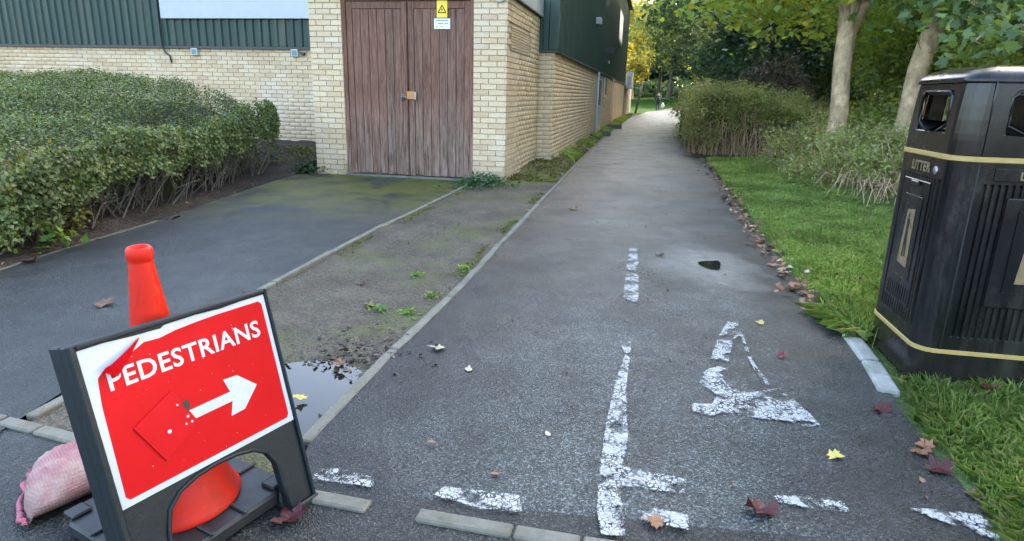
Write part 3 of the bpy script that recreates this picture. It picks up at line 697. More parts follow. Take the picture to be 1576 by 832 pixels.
# two square vents, cable
for x in (-4.62, -6.74):
    vt = box('wall_vent', (x - .07, HY - .06, 1.80), (x + .07, HY - .006, 1.93), M['galv'], hall, .006)
    box('vent_mouth', (x - .05, HY - .064, 1.82), (x + .05, HY - .061, 1.91), M['tealink'], vt)
tube('cable', [(-7.45, HY - .08, 3.6), (-7.42, HY - .09, 2.9), (-7.43, HY - .08, 2.3), (-7.42, HY - .08, 1.97), (-7.37, HY - .06, 1.85), (-7.30, HY - .03, 1.78), (-7.29, HY - .02, 1.66)], .016, M['flash'], hall, 6)
box('cable_clip', (-4.50, HY - .07, 1.83), (-4.42, HY - .006, 1.88), M['flash'], hall, .004)
# things on the right wall: downpipes, windows, lamps
def wallbox(name, y0, y1, z0, z1, d0, d1, mat, parent=None, bev=.004): return box(name, (HX + d0, HY + y0, z0), (HX + d1, HY + y1, z1), mat, parent or hall, bev)
for yy, top_ in ((9.0, 1.93), (17.0, 1.93)):
    tube('downpipe', [(HX + .07, HY + yy, top_), (HX + .07, HY + yy, .12), (HX + .14, HY + yy, .03)], .03, M['galv'], hall, 8)
wallbox('wall_panel', 9.9, 10.6, .95, 1.72, .013, .05, M['flash'])
for ya in (12.6,):
    wf_ = wallbox('window', ya, ya + 1.0, 1.2, 1.95, -.02, .03, M['winframe'])
    wallbox('pane', ya + .08, ya + .46, 1.28, 1.88, .025, .033, M['glass'], wf_, 0); wallbox('pane', ya + .54, ya + .92, 1.28, 1.88, .025, .033, M['glass'], wf_, 0)
uw = wallbox('upper_window', 18.2, 21.6, 3.55, 4.95, .02, .10, M['flash']); wallbox('window_board', 18.45, 21.3, 3.68, 4.85, .09, .115, M['white'], uw)
lb = wallbox('wall_lamp', 7.2, 7.45, 3.12, 3.30, .03, .20, M['galv'], None, .02); wallbox('lamp_bracket', 7.25, 7.4, 3.02, 3.12, .03, .10, M['flash'], lb)
wallbox('bracket', 11.2, 11.35, 2.62, 2.80, .03, .38, M['flash']); wallbox('alarm_box', 11.3, 11.45, 2.32, 2.45, .03, .13, M['flash'])
wallbox('junction_box', 13.2, 13.35, 2.38, 2.48, .03, .10, M['galv'])
box('junction_box', (HX - .16, HY - .11, 3.0), (HX - .09, HY - .062, 3.08), M['galv'], hall, .004)
# low concrete strips in the moss strip
for nm, lab, (xa, ya), (xb, yb) in (('concrete_strip', 'nearer low concrete strip jutting from the long hall to the path', (2.34, 21.0), (3.05, 21.0)), ('concrete_strip', 'farther low concrete strip jutting from the long hall to the path', (3.5, 26.1), (4.2, 25.95))):
    o = box(nm, (0, -.09, 0), (math.hypot(xb - xa, yb - ya), .09, .18), M['conc'], None, .01, (xa, ya, -.02), (0, 0, math.atan2(yb - ya, xb - xa))); tag(o, lab, 'kerb')
# fence after the hall, with a white cabinet on it
fd = Vector((math.sin(AL), math.cos(AL), 0)); fe = Vector((math.cos(AL), -math.sin(AL), 0)); fo = Vector((*CORNER, 0)) + fe * HX + fd * (HY + HL + .1)
fence = empty('board_fence', fo, -AL); tag(fence, 'dark brown board fence continuing past the far end of the hall', 'fence')
for k in range(28):
    box('fence_board', (.0, k * .5, 0), (.03, k * .5 + .488, 1.98 + random.uniform(-.01, .01)), M['board'], fence)
for k in range(5): box('fence_post', (-.1, k * 3.3, 0), (-.01, k * 3.3 + .1, 2.0), M['board'], fence)
cab = box('cabinet', (.04, 1.6, 1.75), (.40, 4.6, 2.75), M['white'], None, .01, fo, (0, 0, -AL)); tag(cab, 'small white box fixed to the fence at the end of the hall', 'box')
box('cabinet_panel', (.12, 1.585, 1.95), (.32, 1.60, 2.5), M['galv'], cab)

# ------------------------------------------------------------------ pedestrians sign
sgn = empty('pedestrian_sign')
tag(sgn, 'red PEDESTRIANS arrow sign in a black plastic frame, leaning', 'sign')
exv = Vector((.485, .875, 0)).normalized(); eyv = Vector((.203, -.113, -.973)).normalized(); nv = exv.cross(-eyv).normalized()
sgn.matrix_world = Matrix.Translation((-.983, 1.342, .634)) @ Matrix((exv, -eyv, nv)).transposed().to_4x4()
# local: x right, y up, z toward the viewer; plate top-left at origin; ground at y about -0.65
PWD, PHT = .517, .392
outer = [(-.018, .016), (.529, .016), (.529, -.652), (.435, -.652), (.432, -.57), (.428, -.49), (.405, -.445), (.365, -.418), (.31, -.404), (.25, -.400), (.19, -.405), (.14, -.42), (.105, -.45), (.088, -.50), (.078, -.58), (.072, -.652), (-.018, -.652)]
prism('frame', outer, -.034, -.004, M['frame'], sgn, .004)
rimp = [((-.018, -.652), (-.002, .016)), ((.519, -.652), (.529, .016)), ((-.0015, .004), (.5185, .016))]
for a, b in rimp: box('frame_rim', (*a, -.0035), (*b, .008), M['frame'], sgn, .003)
# stiffening flanges behind the legs and round the arch, and the feet
for x0, x1 in ((-.018, .0), (.511, .529)): box('side_flange', (x0, -.652, -.085), (x1, .016, -.035), M['frame'], sgn, .004)
tube('arch_rim', [(x, y, -.002) for x, y in outer[3:16]], .006, M['frame'], sgn, 6)
for x0, x1 in ((-.018, .075), (.433, .529)):
    box('foot', (x0 - .006, -.664, -.20), (x1 + .006, -.640, .012), M['frame'], sgn, .005)
ptop = [(.0, .0), (.06, .001), (.13, -.004), (.20, -.006), (.21, .0), (.30, .001), (.37, -.003), (.44, .0), (PWD, 0), (PWD, -PHT), (0, -PHT)]
prism('sign_plate', ptop, -.0035, .001, M['swhite'], sgn)
red = [(.028, -.074), (.05, -.056), (.10, -.048), (.15, -.026), (.19, -.028), (.235, -.021), (.30, -.017), (.36, -.015), (.495, -.015), (.503, -.025), (.503, -.365), (.495, -.376), (.022, -.376), (.014, -.366), (.020, -.14), (.026, -.085)]
prism('red_panel', red, .0012, .0022, M['sred'], sgn)
tm = text_me('lettering', 'PEDESTRIANS', .056, M['swhite'], .0010, .0004, 1.06)
xsv = [v.co.x for v in tm.vertices]; sc_ = (.476 - .046) / (max(xsv) - min(xsv))
lo = ob('lettering', tm, sgn, (.046 - min(xsv) * sc_, -.112, .0030)); lo.scale = (sc_, 1.18, 1)
arrow = [(.20, -.233), (.338, -.231), (.326, -.192), (.370, -.195), (.423, -.243), (.368, -.294), (.324, -.296), (.338, -.258), (.20, -.260)]
prism('arrow', arrow, .0024, .0034, M['swhite'], sgn)
dia = prism('red_patch', [(.181, -.165), (.232, -.275), (.125, -.330), (.070, -.218)], .0036, .0062, M['sred2'], sgn, .0006)
for x, y, r in ((.15, -.262, .0055), (.205, -.245, .004), (.196, -.262, .003), (.212, -.262, .0035), (.186, -.206, .003)):
    bt = lathe('scuff_spot', [(0, .0015), (r * .7, .0012), (r, 0)], M['swhite'], dia, 8, (x, y, .0062))
ob('scuff_mark', mesh('scuff_mark', [(.198, -.205, .0066), (.212, -.200, .0066), (.219, -.218, .0066), (.210, -.234, .0066), (.203, -.222, .0066)], [(0, 4, 3, 2, 1)], M['blackink']), dia)
# peeled flap at the top-left corner
fl = bmesh.new()
g_ = [[None] * 4 for _ in range(6)]
for i in range(6):
    for j in range(4):
        u = i / 5; w_ = j / 3; px_ = .140 - .108 * u; py_ = -.010 - .050 * u - (.004 + .020 * u) * w_
        g_[i][j] = fl.verts.new((px_ + .034 * w_ * u, py_, .004 + .018 * math.sin(u * 2.2) * (1 - w_ * .55)))
for i in range(5):
    for j in range(3): fl.faces.new((g_[i][j], g_[i + 1][j], g_[i + 1][j + 1], g_[i][j + 1]))
me = D.meshes.new('peeled_flap'); fl.to_mesh(me); fl.free(); me.materials.append(M['sred2']); ob('peeled_flap', me, sgn)

# ------------------------------------------------------------------ traffic cone
cone = empty('traffic_cone', (-.962, 1.635, 0.006), 0); cone.rotation_euler = (rad(.5), rad(-1.9), rad(61))
tag(cone, 'orange red traffic cone on a black rubber base behind the sign', 'traffic cone')
cz = .035
lathe('cone_body', [(.166, cz + .012), (.169, cz + .020), (.160, cz + .032), (.147, cz + .06), (.131, cz + .115), (.124, cz + .122), (.100, cz + .23), (.0755, cz + .38), (.055, cz + .52), (.0345, cz + .69), (.0295, cz + .735), (.0285, cz + .740), (.0315, cz + .745), (.0325, cz + .758), (.0315, cz + .770), (.027, cz + .776), (.022, cz + .775), (.020, cz + .74), (.02, cz + .6)], M['cone'], cone, 56)
b_ = .225; k_ = .06
octo = [(-b_ + k_, -b_), (b_ - k_, -b_), (b_, -b_ + k_), (b_, b_ - k_), (b_ - k_, b_), (-b_ + k_, b_), (-b_, b_ - k_), (-b_, -b_ + k_)]
prism('cone_base', octo, .001, .046, M['rubber'], cone, .008)
for sx_, sy_ in ((1, 1), (1, -1), (-1, 1), (-1, -1)):
    box('base_lug', (sx_ * .185 - .028, sy_ * .185 - .028, .0465), (sx_ * .185 + .028, sy_ * .185 + .028, .056), M['rubber'], cone, .006)
for k in range(4):
    a = k * math.pi / 2
    rb = box('base_rib', (.16, -.06, .0465), (.228, -.045, .054), M['rubber'], cone, .003); rb.rotation_euler = (0, 0, a)
    rb = box('base_rib', (.16, .045, .0465), (.228, .06, .054), M['rubber'], cone, .003); rb.rotation_euler = (0, 0, a)

# ------------------------------------------------------------------ sandbag
sack = empty('sandbag', (-1.455, 1.675, 0), rad(44)); tag(sack, 'pink and white woven sandbag lying behind the sign', 'sandbag')
nu, nv_ = 40, 36; V = []
for i in range(nu):
    u = i / (nu - 1); x = .40 * u
    th = .006 + .052 * max(0.0, math.sin(math.pi * min(1, u ** .62 * .96))) ** .55
    wd = .150 - .018 * math.sin(math.pi * u) + .012 * math.sin(u * 9)
    for j in range(nv_):
        a = 2 * math.pi * j / nv_; c_, s_ = math.cos(a), math.sin(a)
        y = abs(c_) ** .8 * (1 if c_ > 0 else -1) * wd; zz = abs(s_) ** .9 * (1 if s_ > 0 else -1) * th
        k_ = 1 + .10 * float(wob(x * 14 + 3, y * 16, 1.4)) * (1 if s_ > 0 else .2)
        xx = x + .03 * math.sin(y * 9) * (1 - u) + .05 * (abs(y) / .17) ** 2 * (1 - u) * .5
        V.append([xx, y, max(.001, th * .85 + zz * k_ + .010 * float(wob(x * 30, y * 22, 1.3)) * (s_ > .2))])
V = np.array(V)
I = np.arange(nu * nv_).reshape(nu, nv_); Fq = np.stack([I[:-1], np.roll(I[:-1], -1, 1), np.roll(I[1:], -1, 1), I[1:]], -1).reshape(-1, 4)
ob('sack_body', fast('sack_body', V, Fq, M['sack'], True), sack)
hem = [Vector((V[k][0] - .012 + random.uniform(-.008, .006), V[k][1], .010 + .008 * math.sin(k * 2.1) + random.uniform(0, .006))) for k in range(0, nv_ // 2 + 1)]
tube('sack_hem', hem, [random.uniform(.005, .011) for _ in range(len(hem))], M['sackedge'], sack, 6)

# ------------------------------------------------------------------ litter bin
BR = rad(-10.5); bx_, by_ = 1.805, 2.66
binr = empty('litter_bin', (bx_, by_, 0), BR); binr.scale = (1, 1, 1.02)
tag(binr, 'large black double litter bin with gold bands beside the path', 'litter bin')
BLg, BDp = 1.04, .60
def rring(inset, z, r=.09, n=7, grow=0.0):
    x0, y0, x1, y1 = inset - grow, inset - grow, BLg - inset + grow, BDp - inset + grow; r = max(.012, r - inset * .6); pts = []
    for cx, cy, a0 in ((x0 + r, y0 + r, 180), (x1 - r, y0 + r, 270), (x1 - r, y1 - r, 0), (x0 + r, y1 - r, 90)):
        for k in range(n):
            a = rad(a0 + 90 * k / (n - 1)); pts.append((cx + r * math.cos(a), cy + r * math.sin(a), z))
    return pts
def loft(name, rings, mat, parent, cap=(True, True), smooth=True):
    n = len(rings[0]); v = [p for r in rings for p in r]; f = []
    for i in range(len(rings) - 1):
        for k in range(n): f.append((i * n + k, i * n + (k + 1) % n, (i + 1) * n + (k + 1) % n, (i + 1) * n + k))
    if cap[0]: f.append(tuple(range(n - 1, -1, -1)))
    if cap[1]: f.append(tuple(range((len(rings) - 1) * n, len(rings) * n)))
    o = ob(name, mesh(name, v, f, mat, smooth), parent)
    return o
loft('plinth', [rring(.012, 0), rring(.004, .02), rring(0, .155)], M['bin'], binr, (True, False))
loft('gold_band', [rring(.002, .155), rring(0, .158, grow=.004), rring(0, .174, grow=.004), rring(.002, .177)], M['goldp'], binr, (False, False), False)
# fluted body: ring with ridges
def flut(z, dep, base=0.0):
    ring = []
    r = .09
    def side(p0, p1, nrm):
        L = math.hypot(p1[0] - p0[0], p1[1] - p0[1]); n_ = int(L / .026); out = []
        for k in range(n_):
            for q, o_ in ((.0, 0), (.42, 0), (.52, -dep), (.90, -dep)):
                s = (k + q) / n_; out.append((p0[0] + (p1[0] - p0[0]) * s + nrm[0] * o_, p0[1] + (p1[1] - p0[1]) * s + nrm[1] * o_, z))
        return out
    def arc(cx, cy, a0):
        return [(cx + r * math.cos(rad(a0 + 90 * k / 8)), cy + r * math.sin(rad(a0 + 90 * k / 8)), z) for k in range(9)]
    ring += arc(r, r, 180) + side((r + .02, 0), (BLg - r - .02, 0), (0, -1)) + arc(BLg - r, r, 270) + side((BLg, r + .02), (BLg, BDp - r - .02), (1, 0))
    ring += arc(BLg - r, BDp - r, 0) + side((BLg - r - .02, BDp), (r + .02, BDp), (0, 1)) + arc(r, BDp - r, 90) + side((0, BDp - r - .02), (0, r + .02), (-1, 0))
    return ring
loft('body', [flut(.177, 0), flut(.235, 0), flut(.242, .009), flut(.885, .009), flut(.892, 0), flut(.975, 0)], M['bin'], binr, (False, False), False)
loft('gold_band', [rring(.002, .975), rring(0, .979, grow=.004), rring(0, .996, grow=.004), rring(.002, .999)], M['goldp'], binr, (False, False), False)
# hood with openings on the four faces
def hood():
    per = []; r = .09; inn = .02
    def seg(a, b, n): return [(a[0] + (b[0] - a[0]) * k / n, a[1] + (b[1] - a[1]) * k / n) for k in range(n)]
    def arc(cx, cy, a0): return [(cx + r * math.cos(rad(a0 + 90 * k / 6)), cy + r * math.sin(rad(a0 + 90 * k / 6))) for k in range(6)]
    NS, NE = 24, 14
    per += arc(r, r, 180) + seg((r, 0), (BLg - r, 0), NS) + arc(BLg - r, r, 270) + seg((BLg, r), (BLg, BDp - r), NE) + arc(BLg - r, BDp - r, 0) + seg((BLg - r, BDp), (r, BDp), NS) + arc(r, BDp - r, 90) + seg((0, BDp - r), (0, r), NE)
    zs = [.999, 1.06, 1.085, 1.14, 1.20, 1.235, 1.255, 1.285]
    bm = bmesh.new(); n = len(per); R = []
    cx, cy = BLg / 2, BDp / 2
    for iz, z in enumerate(zs):
        t_ = (z - 1.0) / .29; sc = 1 - .03 * t_ ** 2
        R.append([bm.verts.new((cx + (x - cx) * sc, cy + (y - cy) * sc, z)) for x, y in per])
    s0 = 6; e0 = s0 + NS + 6; s1 = e0 + NE + 6; e1 = s1 + NS + 6
    hole = set()
    for st, a, b in ((s0, 2, 9), (s0, 15, 22), (s1, 2, 9), (s1, 15, 22), (e0, 2, 12), (e1, 2, 12)):
        for k in range(a, b): hole.add(st + k)
    for iz in range(len(zs) - 1):
        for k in range(n):
            if k in hole and 1 < iz < 5: continue
            bm.faces.new((R[iz][k], R[iz][(k + 1) % n], R[iz + 1][(k + 1) % n], R[iz + 1][k]))
    bmesh.ops.recalc_face_normals(bm, faces=bm.faces)
    g = bmesh.ops.solidify(bm, geom=bm.faces[:], thickness=.022)
    bmesh.ops.recalc_face_normals(bm, faces=bm.faces)
    me = D.meshes.new('hood'); bm.to_mesh(me); bm.free(); me.materials.append(M['bin'])
    bevel_me(me, .004); return ob('hood', me, binr)
hood()
loft('liner_shelf', [rring(.03, .985), rring(.03, 1.0)], M['dark'], binr)
loft('lid', [rring(.006, 1.284), rring(.004, 1.290), rring(.010, 1.306), rring(.028, 1.325), rring(.06, 1.340), rring(.12, 1.352), rring(.19, 1.358)], M['bin'], binr, (False, True))
# frames and V shaped lips round the end opening and the front openings
def opening_frame(origin, ux, nrm, w, z0, z1, par):
    def P(u, z, d): return (origin[0] + ux[0] * u + nrm[0] * d, origin[1] + ux[1] * u + nrm[1] * d, z)
    pts = [(0.02, z1), (w - .02, z1), (w, z1 - .02), (w, z0 + .02), (w * .5, z0 - .035), (0, z0 + .02), (0, z1 - .02)]
    tube('opening_rim', [P(u, z, -.002) for u, z in pts + [pts[0]]], .008, M['bin'], par, 6)
    lip = [P(0.01, z0 + .03, .0), P(w - .01, z0 + .03, .0), P(w * .5, z0 - .02, .02), P(.01, z0 + .03, -.10), P(w - .01, z0 + .03, -.10), P(w * .5, z0 + .01, -.10)]
    ob('chute_lip', mesh('chute_lip', lip, [(0, 2, 5, 3), (2, 1, 4, 5), (0, 3, 4, 1)], M['bin']), par)
opening_frame((.006, BDp - .155), (0, -1), (-1, 0), BDp - .31, 1.10, 1.25, binr)
for x0 in (.165, .63): opening_frame((x0, .006), (1, 0), (0, -1), .245, 1.10, 1.25, binr)
# panel seam on the near corner
tube('panel_seam', [(.092, -.0015, .18), (.092, -.0015, .97)], .0035, M['dark'], binr, 5); tube('panel_seam', [(.094, .001, 1.0), (.096, .004, 1.28), (.105, .03, 1.325), (.12, .1, 1.348)], .0035, M['bin'], binr, 5)
# lettering and emblem on the end face (normal -x): text runs along -y
def endtext(me, y, z, dx=-.0035):
    o = ob(me.name, me, binr, (dx, y, z)); o.rotation_euler = (rad(90), 0, rad(-90)); return o
tm = text_me('lettering', 'LITTER', .058, M['bronze'], .0015, .002, 1.1)
xsv = [v.co.x for v in tm.vertices]; tw = max(xsv) - min(xsv)
endtext(tm, .40, .912)
for z_ in (.899, .965): box('letter_rule', (-.004, .20, z_), (.0, .43, z_ + .003), M['bin'], binr)
ep = box('end_panel', (-.006, .17, .30), (.0, .45, .87), M['bin'], binr, .004)
box('panel_border', (-.0095, .205, .42), (-.0065, .40, .80), M['bin'], ep, .003)
box('panel_handle', (-.02, .26, .845), (-.0065, .34, .865), M['bin'], ep, .004)
for k in range(10): box('panel_flute', (-.0105, .185 + k * .025, .315), (-.0065, .197 + k * .025, .385), M['bin'], ep, .002)
pic = ob('emblem', mesh('emblem', [(-.0105, .355, .48), (-.0105, .245, .47), (-.0105, .255, .74), (-.0105, .335, .73)], [(0, 1, 2, 3)], M['bronze']), ep)
def figure(par, at_, ux, nrm, s, mat):
    def P(u, z): return (at_[0] + ux[0] * u * s + nrm[0] * .0012, at_[1] + ux[1] * u * s + nrm[1] * .0012, at_[2] + z * s)
    polys = [[(.00, .9), (.035, .865), (.03, .82), (-.03, .82), (-.035, .865)], [(-.05, .80), (.05, .80), (.06, .50), (-.04, .50)], [(-.04, .50), (.02, .50), (.0, .05), (-.06, .05)], [(.0, .50), (.06, .50), (.12, .08), (.06, .05)], [(.05, .79), (.16, .62), (.19, .64), (.06, .74)]]
    v = []; f = []
    for p in polys: k = len(v); v += [P(*q) for q in p]; f.append(tuple(range(k, len(v))))
    ob('pictogram', mesh('pictogram', v, f, mat), par)
figure(pic, (-.0105, .305, .50), (0, -1), (-1, 0), .24, M['blackink'])
keyl = lathe('lock', [(.0, .006), (.014, .006), (.018, .003), (.019, 0)], M['steel'], binr, 16, (-.001, .155, .925)); keyl.rotation_euler = (0, rad(-90), 0)
# the long front face
fp = box('front_plate', (.155, -.006, .905), (.60, .0, .955), M['bin'], binr, .002)
tm2 = text_me('lettering', 'LITTER', .045, M['bronze'], .0012, .002, 1.1); o = ob('lettering', tm2, binr, (.245, -.0075, .914)); o.rotation_euler = (rad(90), 0, 0)
fp2 = box('front_panel', (.22, -.010, .38), (.68, .0, .84), M['bin'], binr, .005)
box('panel_border', (.27, -.0135, .45), (.63, -.0105, .79), M['bin'], fp2, .003)
pf = ob('emblem', mesh('emblem', [(.31, -.0145, .49), (.50, -.0145, .49), (.48, -.0145, .75), (.33, -.0145, .75)], [(0, 1, 2, 3)], M['bronze']), fp2)
figure(pf, (.39, -.0145, .51), (1, 0), (0, -1), .24, M['blackink'])
# ------------------------------------------------------------------ foliage helpers
LEAF = np.array([[0, 0, 0], [.32, .45, .06], [0, 1, -.05], [-.32, .45, .06]])
def maple_shape():
    a = [(0, 0), (.30, -.06), (.26, .14), (.62, .18), (.46, .34), (.52, .56), (.26, .52), (.16, .72), (0, 1.0)]
    b = [(-x, y) for x, y in a[1:-1]][::-1]; return np.array([(x, y, -.18 * x * x - .12 * y * y) for x, y in a + b])
MAPLE = maple_shape()
def leaves(name, P, size, mat, shape=LEAF, droop=.4, upn=None):
    """one small face (quad or lobed) for each point; random heading, normals loosely upward or along upn"""
    n = len(P); nrm = rng.normal(0, 1, (n, 3)) * .75 + (np.array([0, 0, 1.0]) if upn is None else upn); nrm /= np.linalg.norm(nrm, axis=1, keepdims=True)
    d = rng.normal(0, 1, (n, 3)); d[:, 2] -= droop; d -= nrm * (d * nrm).sum(1, keepdims=True); d /= np.linalg.norm(d, axis=1, keepdims=True) + 1e-9
    s = np.cross(d, nrm); size = np.broadcast_to(size, (n,)).reshape(n, 1, 1); L = shape[None]
    v = P[:, None] + size * (L[..., 0:1] * s[:, None] + L[..., 1:2] * d[:, None] + L[..., 2:3] * nrm[:, None])
    k = len(shape); return fast(name, v.reshape(-1, 3), np.arange(n * k).reshape(n, k), mat)
def clumps(n, nc, rx, ry, rz, spread=.2, shell=.6, zmin=None):
    u = rng.normal(0, 1, (nc, 3)); u /= np.linalg.norm(u, axis=1, keepdims=True); r = shell + (1 - shell) * rng.random((nc, 1)) ** .6
    r *= 1 + .16 * np.sin(u[:, :1] * 5 + 1) * np.cos(u[:, 1:2] * 4)
    c = u * r * np.array([rx, ry, rz]); k = rng.integers(0, nc, n)
    p = c[k] + rng.normal(0, 1, (n, 3)) * np.array([rx, ry, rz]) * spread * (.6 + .8 * rng.random(nc))[k][:, None]
    return p
def branch_paths(base, top, r0, nl, spread, h0, h1, seed):
    rd = random.Random(seed); base = Vector(base); top = Vector(top); out = []
    path_ = [base.lerp(top, i / 6) + Vector((rd.uniform(-1, 1), rd.uniform(-1, 1), 0)) * r0 * (.5 if i else 0) for i in range(7)]
    out.append((path_, [r0 * (1.25 if i == 0 else 1) * (1 - .62 * i / 6) for i in range(7)]))
    for k in range(nl):
        f_ = h0 + (h1 - h0) * k / max(1, nl - 1); p = base.lerp(top, f_); a = k * 2.4 + rd.uniform(-.4, .4); L = spread * rd.uniform(.6, 1.1)
        e = p + Vector((math.cos(a) * L, math.sin(a) * L, L * rd.uniform(.35, .8))); mid_ = p.lerp(e, .5) + Vector((0, 0, .12 * L)); rr = r0 * (1 - .62 * f_) * .55
        out.append(([p, mid_, e], [rr, rr * .6, rr * .22]))
        for q in range(2):
            e2 = mid_ + Vector((rd.uniform(-1, 1), rd.uniform(-1, 1), rd.uniform(.1, .9))) * L * .5; out.append(([mid_, mid_.lerp(e2, .5) + Vector((0, 0, .05)), e2], [rr * .4, rr * .25, rr * .08]))
    return out

# ------------------------------------------------------------------ clipped hedge on the left
def hedge_h(x, y):
    """top surface of the hedge"""
    h = 1.36 - .045 * (y - 9.6) ** 2 * (y < 9.6) - .065 * (x + 6.0) ** 2 * (x > -6.0)
    h = np.maximum(h, .84 - .07 * np.maximum(0, 6.0 - y)); h = h + .07 * wob(x, y, 1.7) + .03 * wob(y, x, 4.0)
    a_ = -3.42 - x + .14 * wob(y, 0 * x, 2.0); b_ = 10.4 - y; edge_ = np.minimum(a_, b_); c_ = np.hypot(np.minimum(a_ - 1.0, 0), np.minimum(b_ - 1.0, 0)); edge_ = np.where((a_ < 1) & (b_ < 1), 1.0 - c_, edge_); edge_ = np.minimum(edge_, y - 4.2)
    return h * np.clip(edge_ / .9, 0, 1) ** .30
hedge = empty('hedge', (-6.5, 7.5, 0)); tag(hedge, 'broad clipped green hedge with bare lower stems beside the driveway', 'hedge')
def hedge_part(name, P, size, mat, **k):
    return ob(name, leaves(name, P - np.array([-6.5, 7.5, 0]), size, mat, **k), hedge)
n = 270000; X = rng.uniform(-12.5, -3.5, n); Y = 4.15 + 6.3 * rng.random(n) ** 1.0; Hh = hedge_h(X, Y)
ok = (Hh > .3) & (X > -1.45 * Y - .5); gapm = (wob(X, Y, 3.1) + .6 * wob(Y, X, 7)) > -.62; ok &= gapm
P = np.stack([X, Y, Hh - rng.random(n) ** 2 * .20 + rng.random(n) ** 6 * .07], 1)[ok]
hedge_part('foliage', P, rng.uniform(.020, .038, len(P)), M['hedge'], upn=np.array([0, 0, 1.5]))
n = 28000; Y = rng.uniform(4.3, 10.25, n); fz = rng.random(n) ** .55
xs_ = -3.44 - (1 - np.sqrt(np.maximum(0, 1 - np.maximum(0, Y - 9.4) ** 2))) + .14 * wob(Y, 0 * Y, 2.0) - .10 * rng.random(n) ** 2 - .06 * np.abs(wob(Y, fz * 3, 3)) - .25 * (fz - .75) ** 2 * 4 * (fz > .75)
Z = .14 + fz * np.maximum(.25, hedge_h(xs_ - .42, Y) - .08)
ok = (.7 * wob(Y * 1.3, Z * 3, 2.3) + 3.4 * (fz - .60) + .7 * rng.random(n) + 1.6 * sstep(5.6, 4.6, Y)) > .1
P = np.stack([xs_, Y, Z], 1)[ok]; hedge_part('foliage', P, rng.uniform(.025, .05, len(P)), M['hedge'], upn=np.array([.9, -.2, .5]))
n = 6000; X = rng.uniform(-6.2, -3.42, n); fz = rng.random(n); Y = 4.25 + .12 * rng.random(n); P = np.stack([X, Y, .1 + fz * .75], 1); hedge_part('foliage', P, rng.uniform(.03, .05, n), M['hedge'], upn=np.array([.2, -1, .4]))
c = np.stack([rng.uniform(-4.6, -3.56, 46), rng.uniform(4.15, 5.6, 46), rng.uniform(.12, .62, 46)], 1); k = rng.integers(0, 46, 5200)
P = c[k] + rng.normal(0, .075, (5200, 3)); P[:, 2] = np.abs(P[:, 2]); hedge_part('yellow_foliage', P, rng.uniform(.025, .05, 5200), M['hedge_y'])
# added solid dark core against see-through, and the stems that show along the drive
cx_ = np.linspace(-12.4, -3.85, 40); cy_ = np.linspace(4.45, 9.75, 40)
o = grid('filler_core', cx_ + 6.5, cy_ - 7.5, lambda x, y: np.maximum(.05, hedge_h(x - 6.5, y + 7.5) - .32), M['core'], None, hedge)
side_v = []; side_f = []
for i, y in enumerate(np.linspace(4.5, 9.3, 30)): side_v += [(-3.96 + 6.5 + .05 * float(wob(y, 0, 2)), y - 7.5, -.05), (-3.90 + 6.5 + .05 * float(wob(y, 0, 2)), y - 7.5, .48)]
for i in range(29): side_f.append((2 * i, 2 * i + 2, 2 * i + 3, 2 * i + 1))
ob('filler_core', mesh('filler_core', side_v, side_f, M['core']), hedge)  # dark sheet added behind the stems, closes the hedge side
st = []
for k in range(260):
    y = random.uniform(4.3, 9.7); x = -3.58 - max(0, y - 9.4) ** 2 - random.random() ** .7 * .44; h = random.uniform(.25, .8); dx = random.uniform(-.12, .22); dy_ = random.uniform(-.6, .6); r = random.uniform(.003, .010)
    b0 = Vector((x + 6.5 - .05, y - 7.5, 0)); e0 = b0 + Vector((dx, dy_, h)); md = b0.lerp(e0, .5) + Vector((random.uniform(-.03, .10), random.uniform(-.12, .12), random.uniform(-.05, .1)))
    st.append(([b0, md, e0], [r, r * .8, r * .4]))
    for q in range(2):
        e1 = md + Vector((random.uniform(-.05, .12), random.uniform(-.25, .25), random.uniform(-.05, .25))); st.append(([md, md.lerp(e1, .5) + Vector((.02, 0, 0)), e1], [r * .5, r * .4, r * .2]))
tag(ob('bare_stems', tubes_me('bare_stems', st, M['twig'], 5), hedge), kind='stuff')
# tufts of moss and ferns at the foot of the walls and pillar
def tuft(name, label, cat, at_, rr, hh, n, size, mat, group=None, shape=LEAF):
    P = np.stack([rng.normal(0, rr * .5, n), rng.normal(0, rr * .5, n), rng.random(n) * hh], 1); P[:, 2] *= np.exp(-(P[:, 0] ** 2 + P[:, 1] ** 2) / rr ** 2)
    o = empty(name, at_); tag(ob('foliage', leaves('foliage', P, rng.uniform(size * .6, size * 1.2, n), mat, shape), o), kind='stuff'); return tag(o, label, cat, group)
tuft('fern', 'leafy green weed clump at the foot of the right brick pillar', 'plant', (-.42, 8.86, .0), .42, .16, 700, .055, M['fern'])
tuft('fern', 'small green weeds at the foot of the left brick pillar', 'plant', (-3.1, 9.75, .02), .35, .16, 420, .045, M['fern'])
tuft('fern', 'mossy weeds on the soil bank between the hedge end and the pillar', 'plant', (-3.6, 10.9, .14), 1.0, .14, 1600, .05, M['moss'])
for x, y, lab in [(-.349, 4.415, 'bright green weed rosette against the path kerb, farthest of five in the verge'), (-.652, 4.267, 'flat weed rosette in the middle of the gravel verge'), (-.497, 3.79, 'yellow green weed tuft near the path kerb'), (-.763, 3.497, 'weed tuft in the verge just beside a brown leaf'), (-.587, 3.45, 'small weed tuft nearest the path kerb, close to the puddle'), (-1.68, 2.42, 'yellow mossy weeds between the driveway kerb and the sign')]:
    tuft('weed', lab, 'weed', (x, y, .0), .055, .03, 42, .030, M['weed'])
tuft('weed', 'large leafed weed at the near foot of the hedge', 'weed', (-3.50, 4.75, .0), .18, .3, 36, .085, M['weed'])

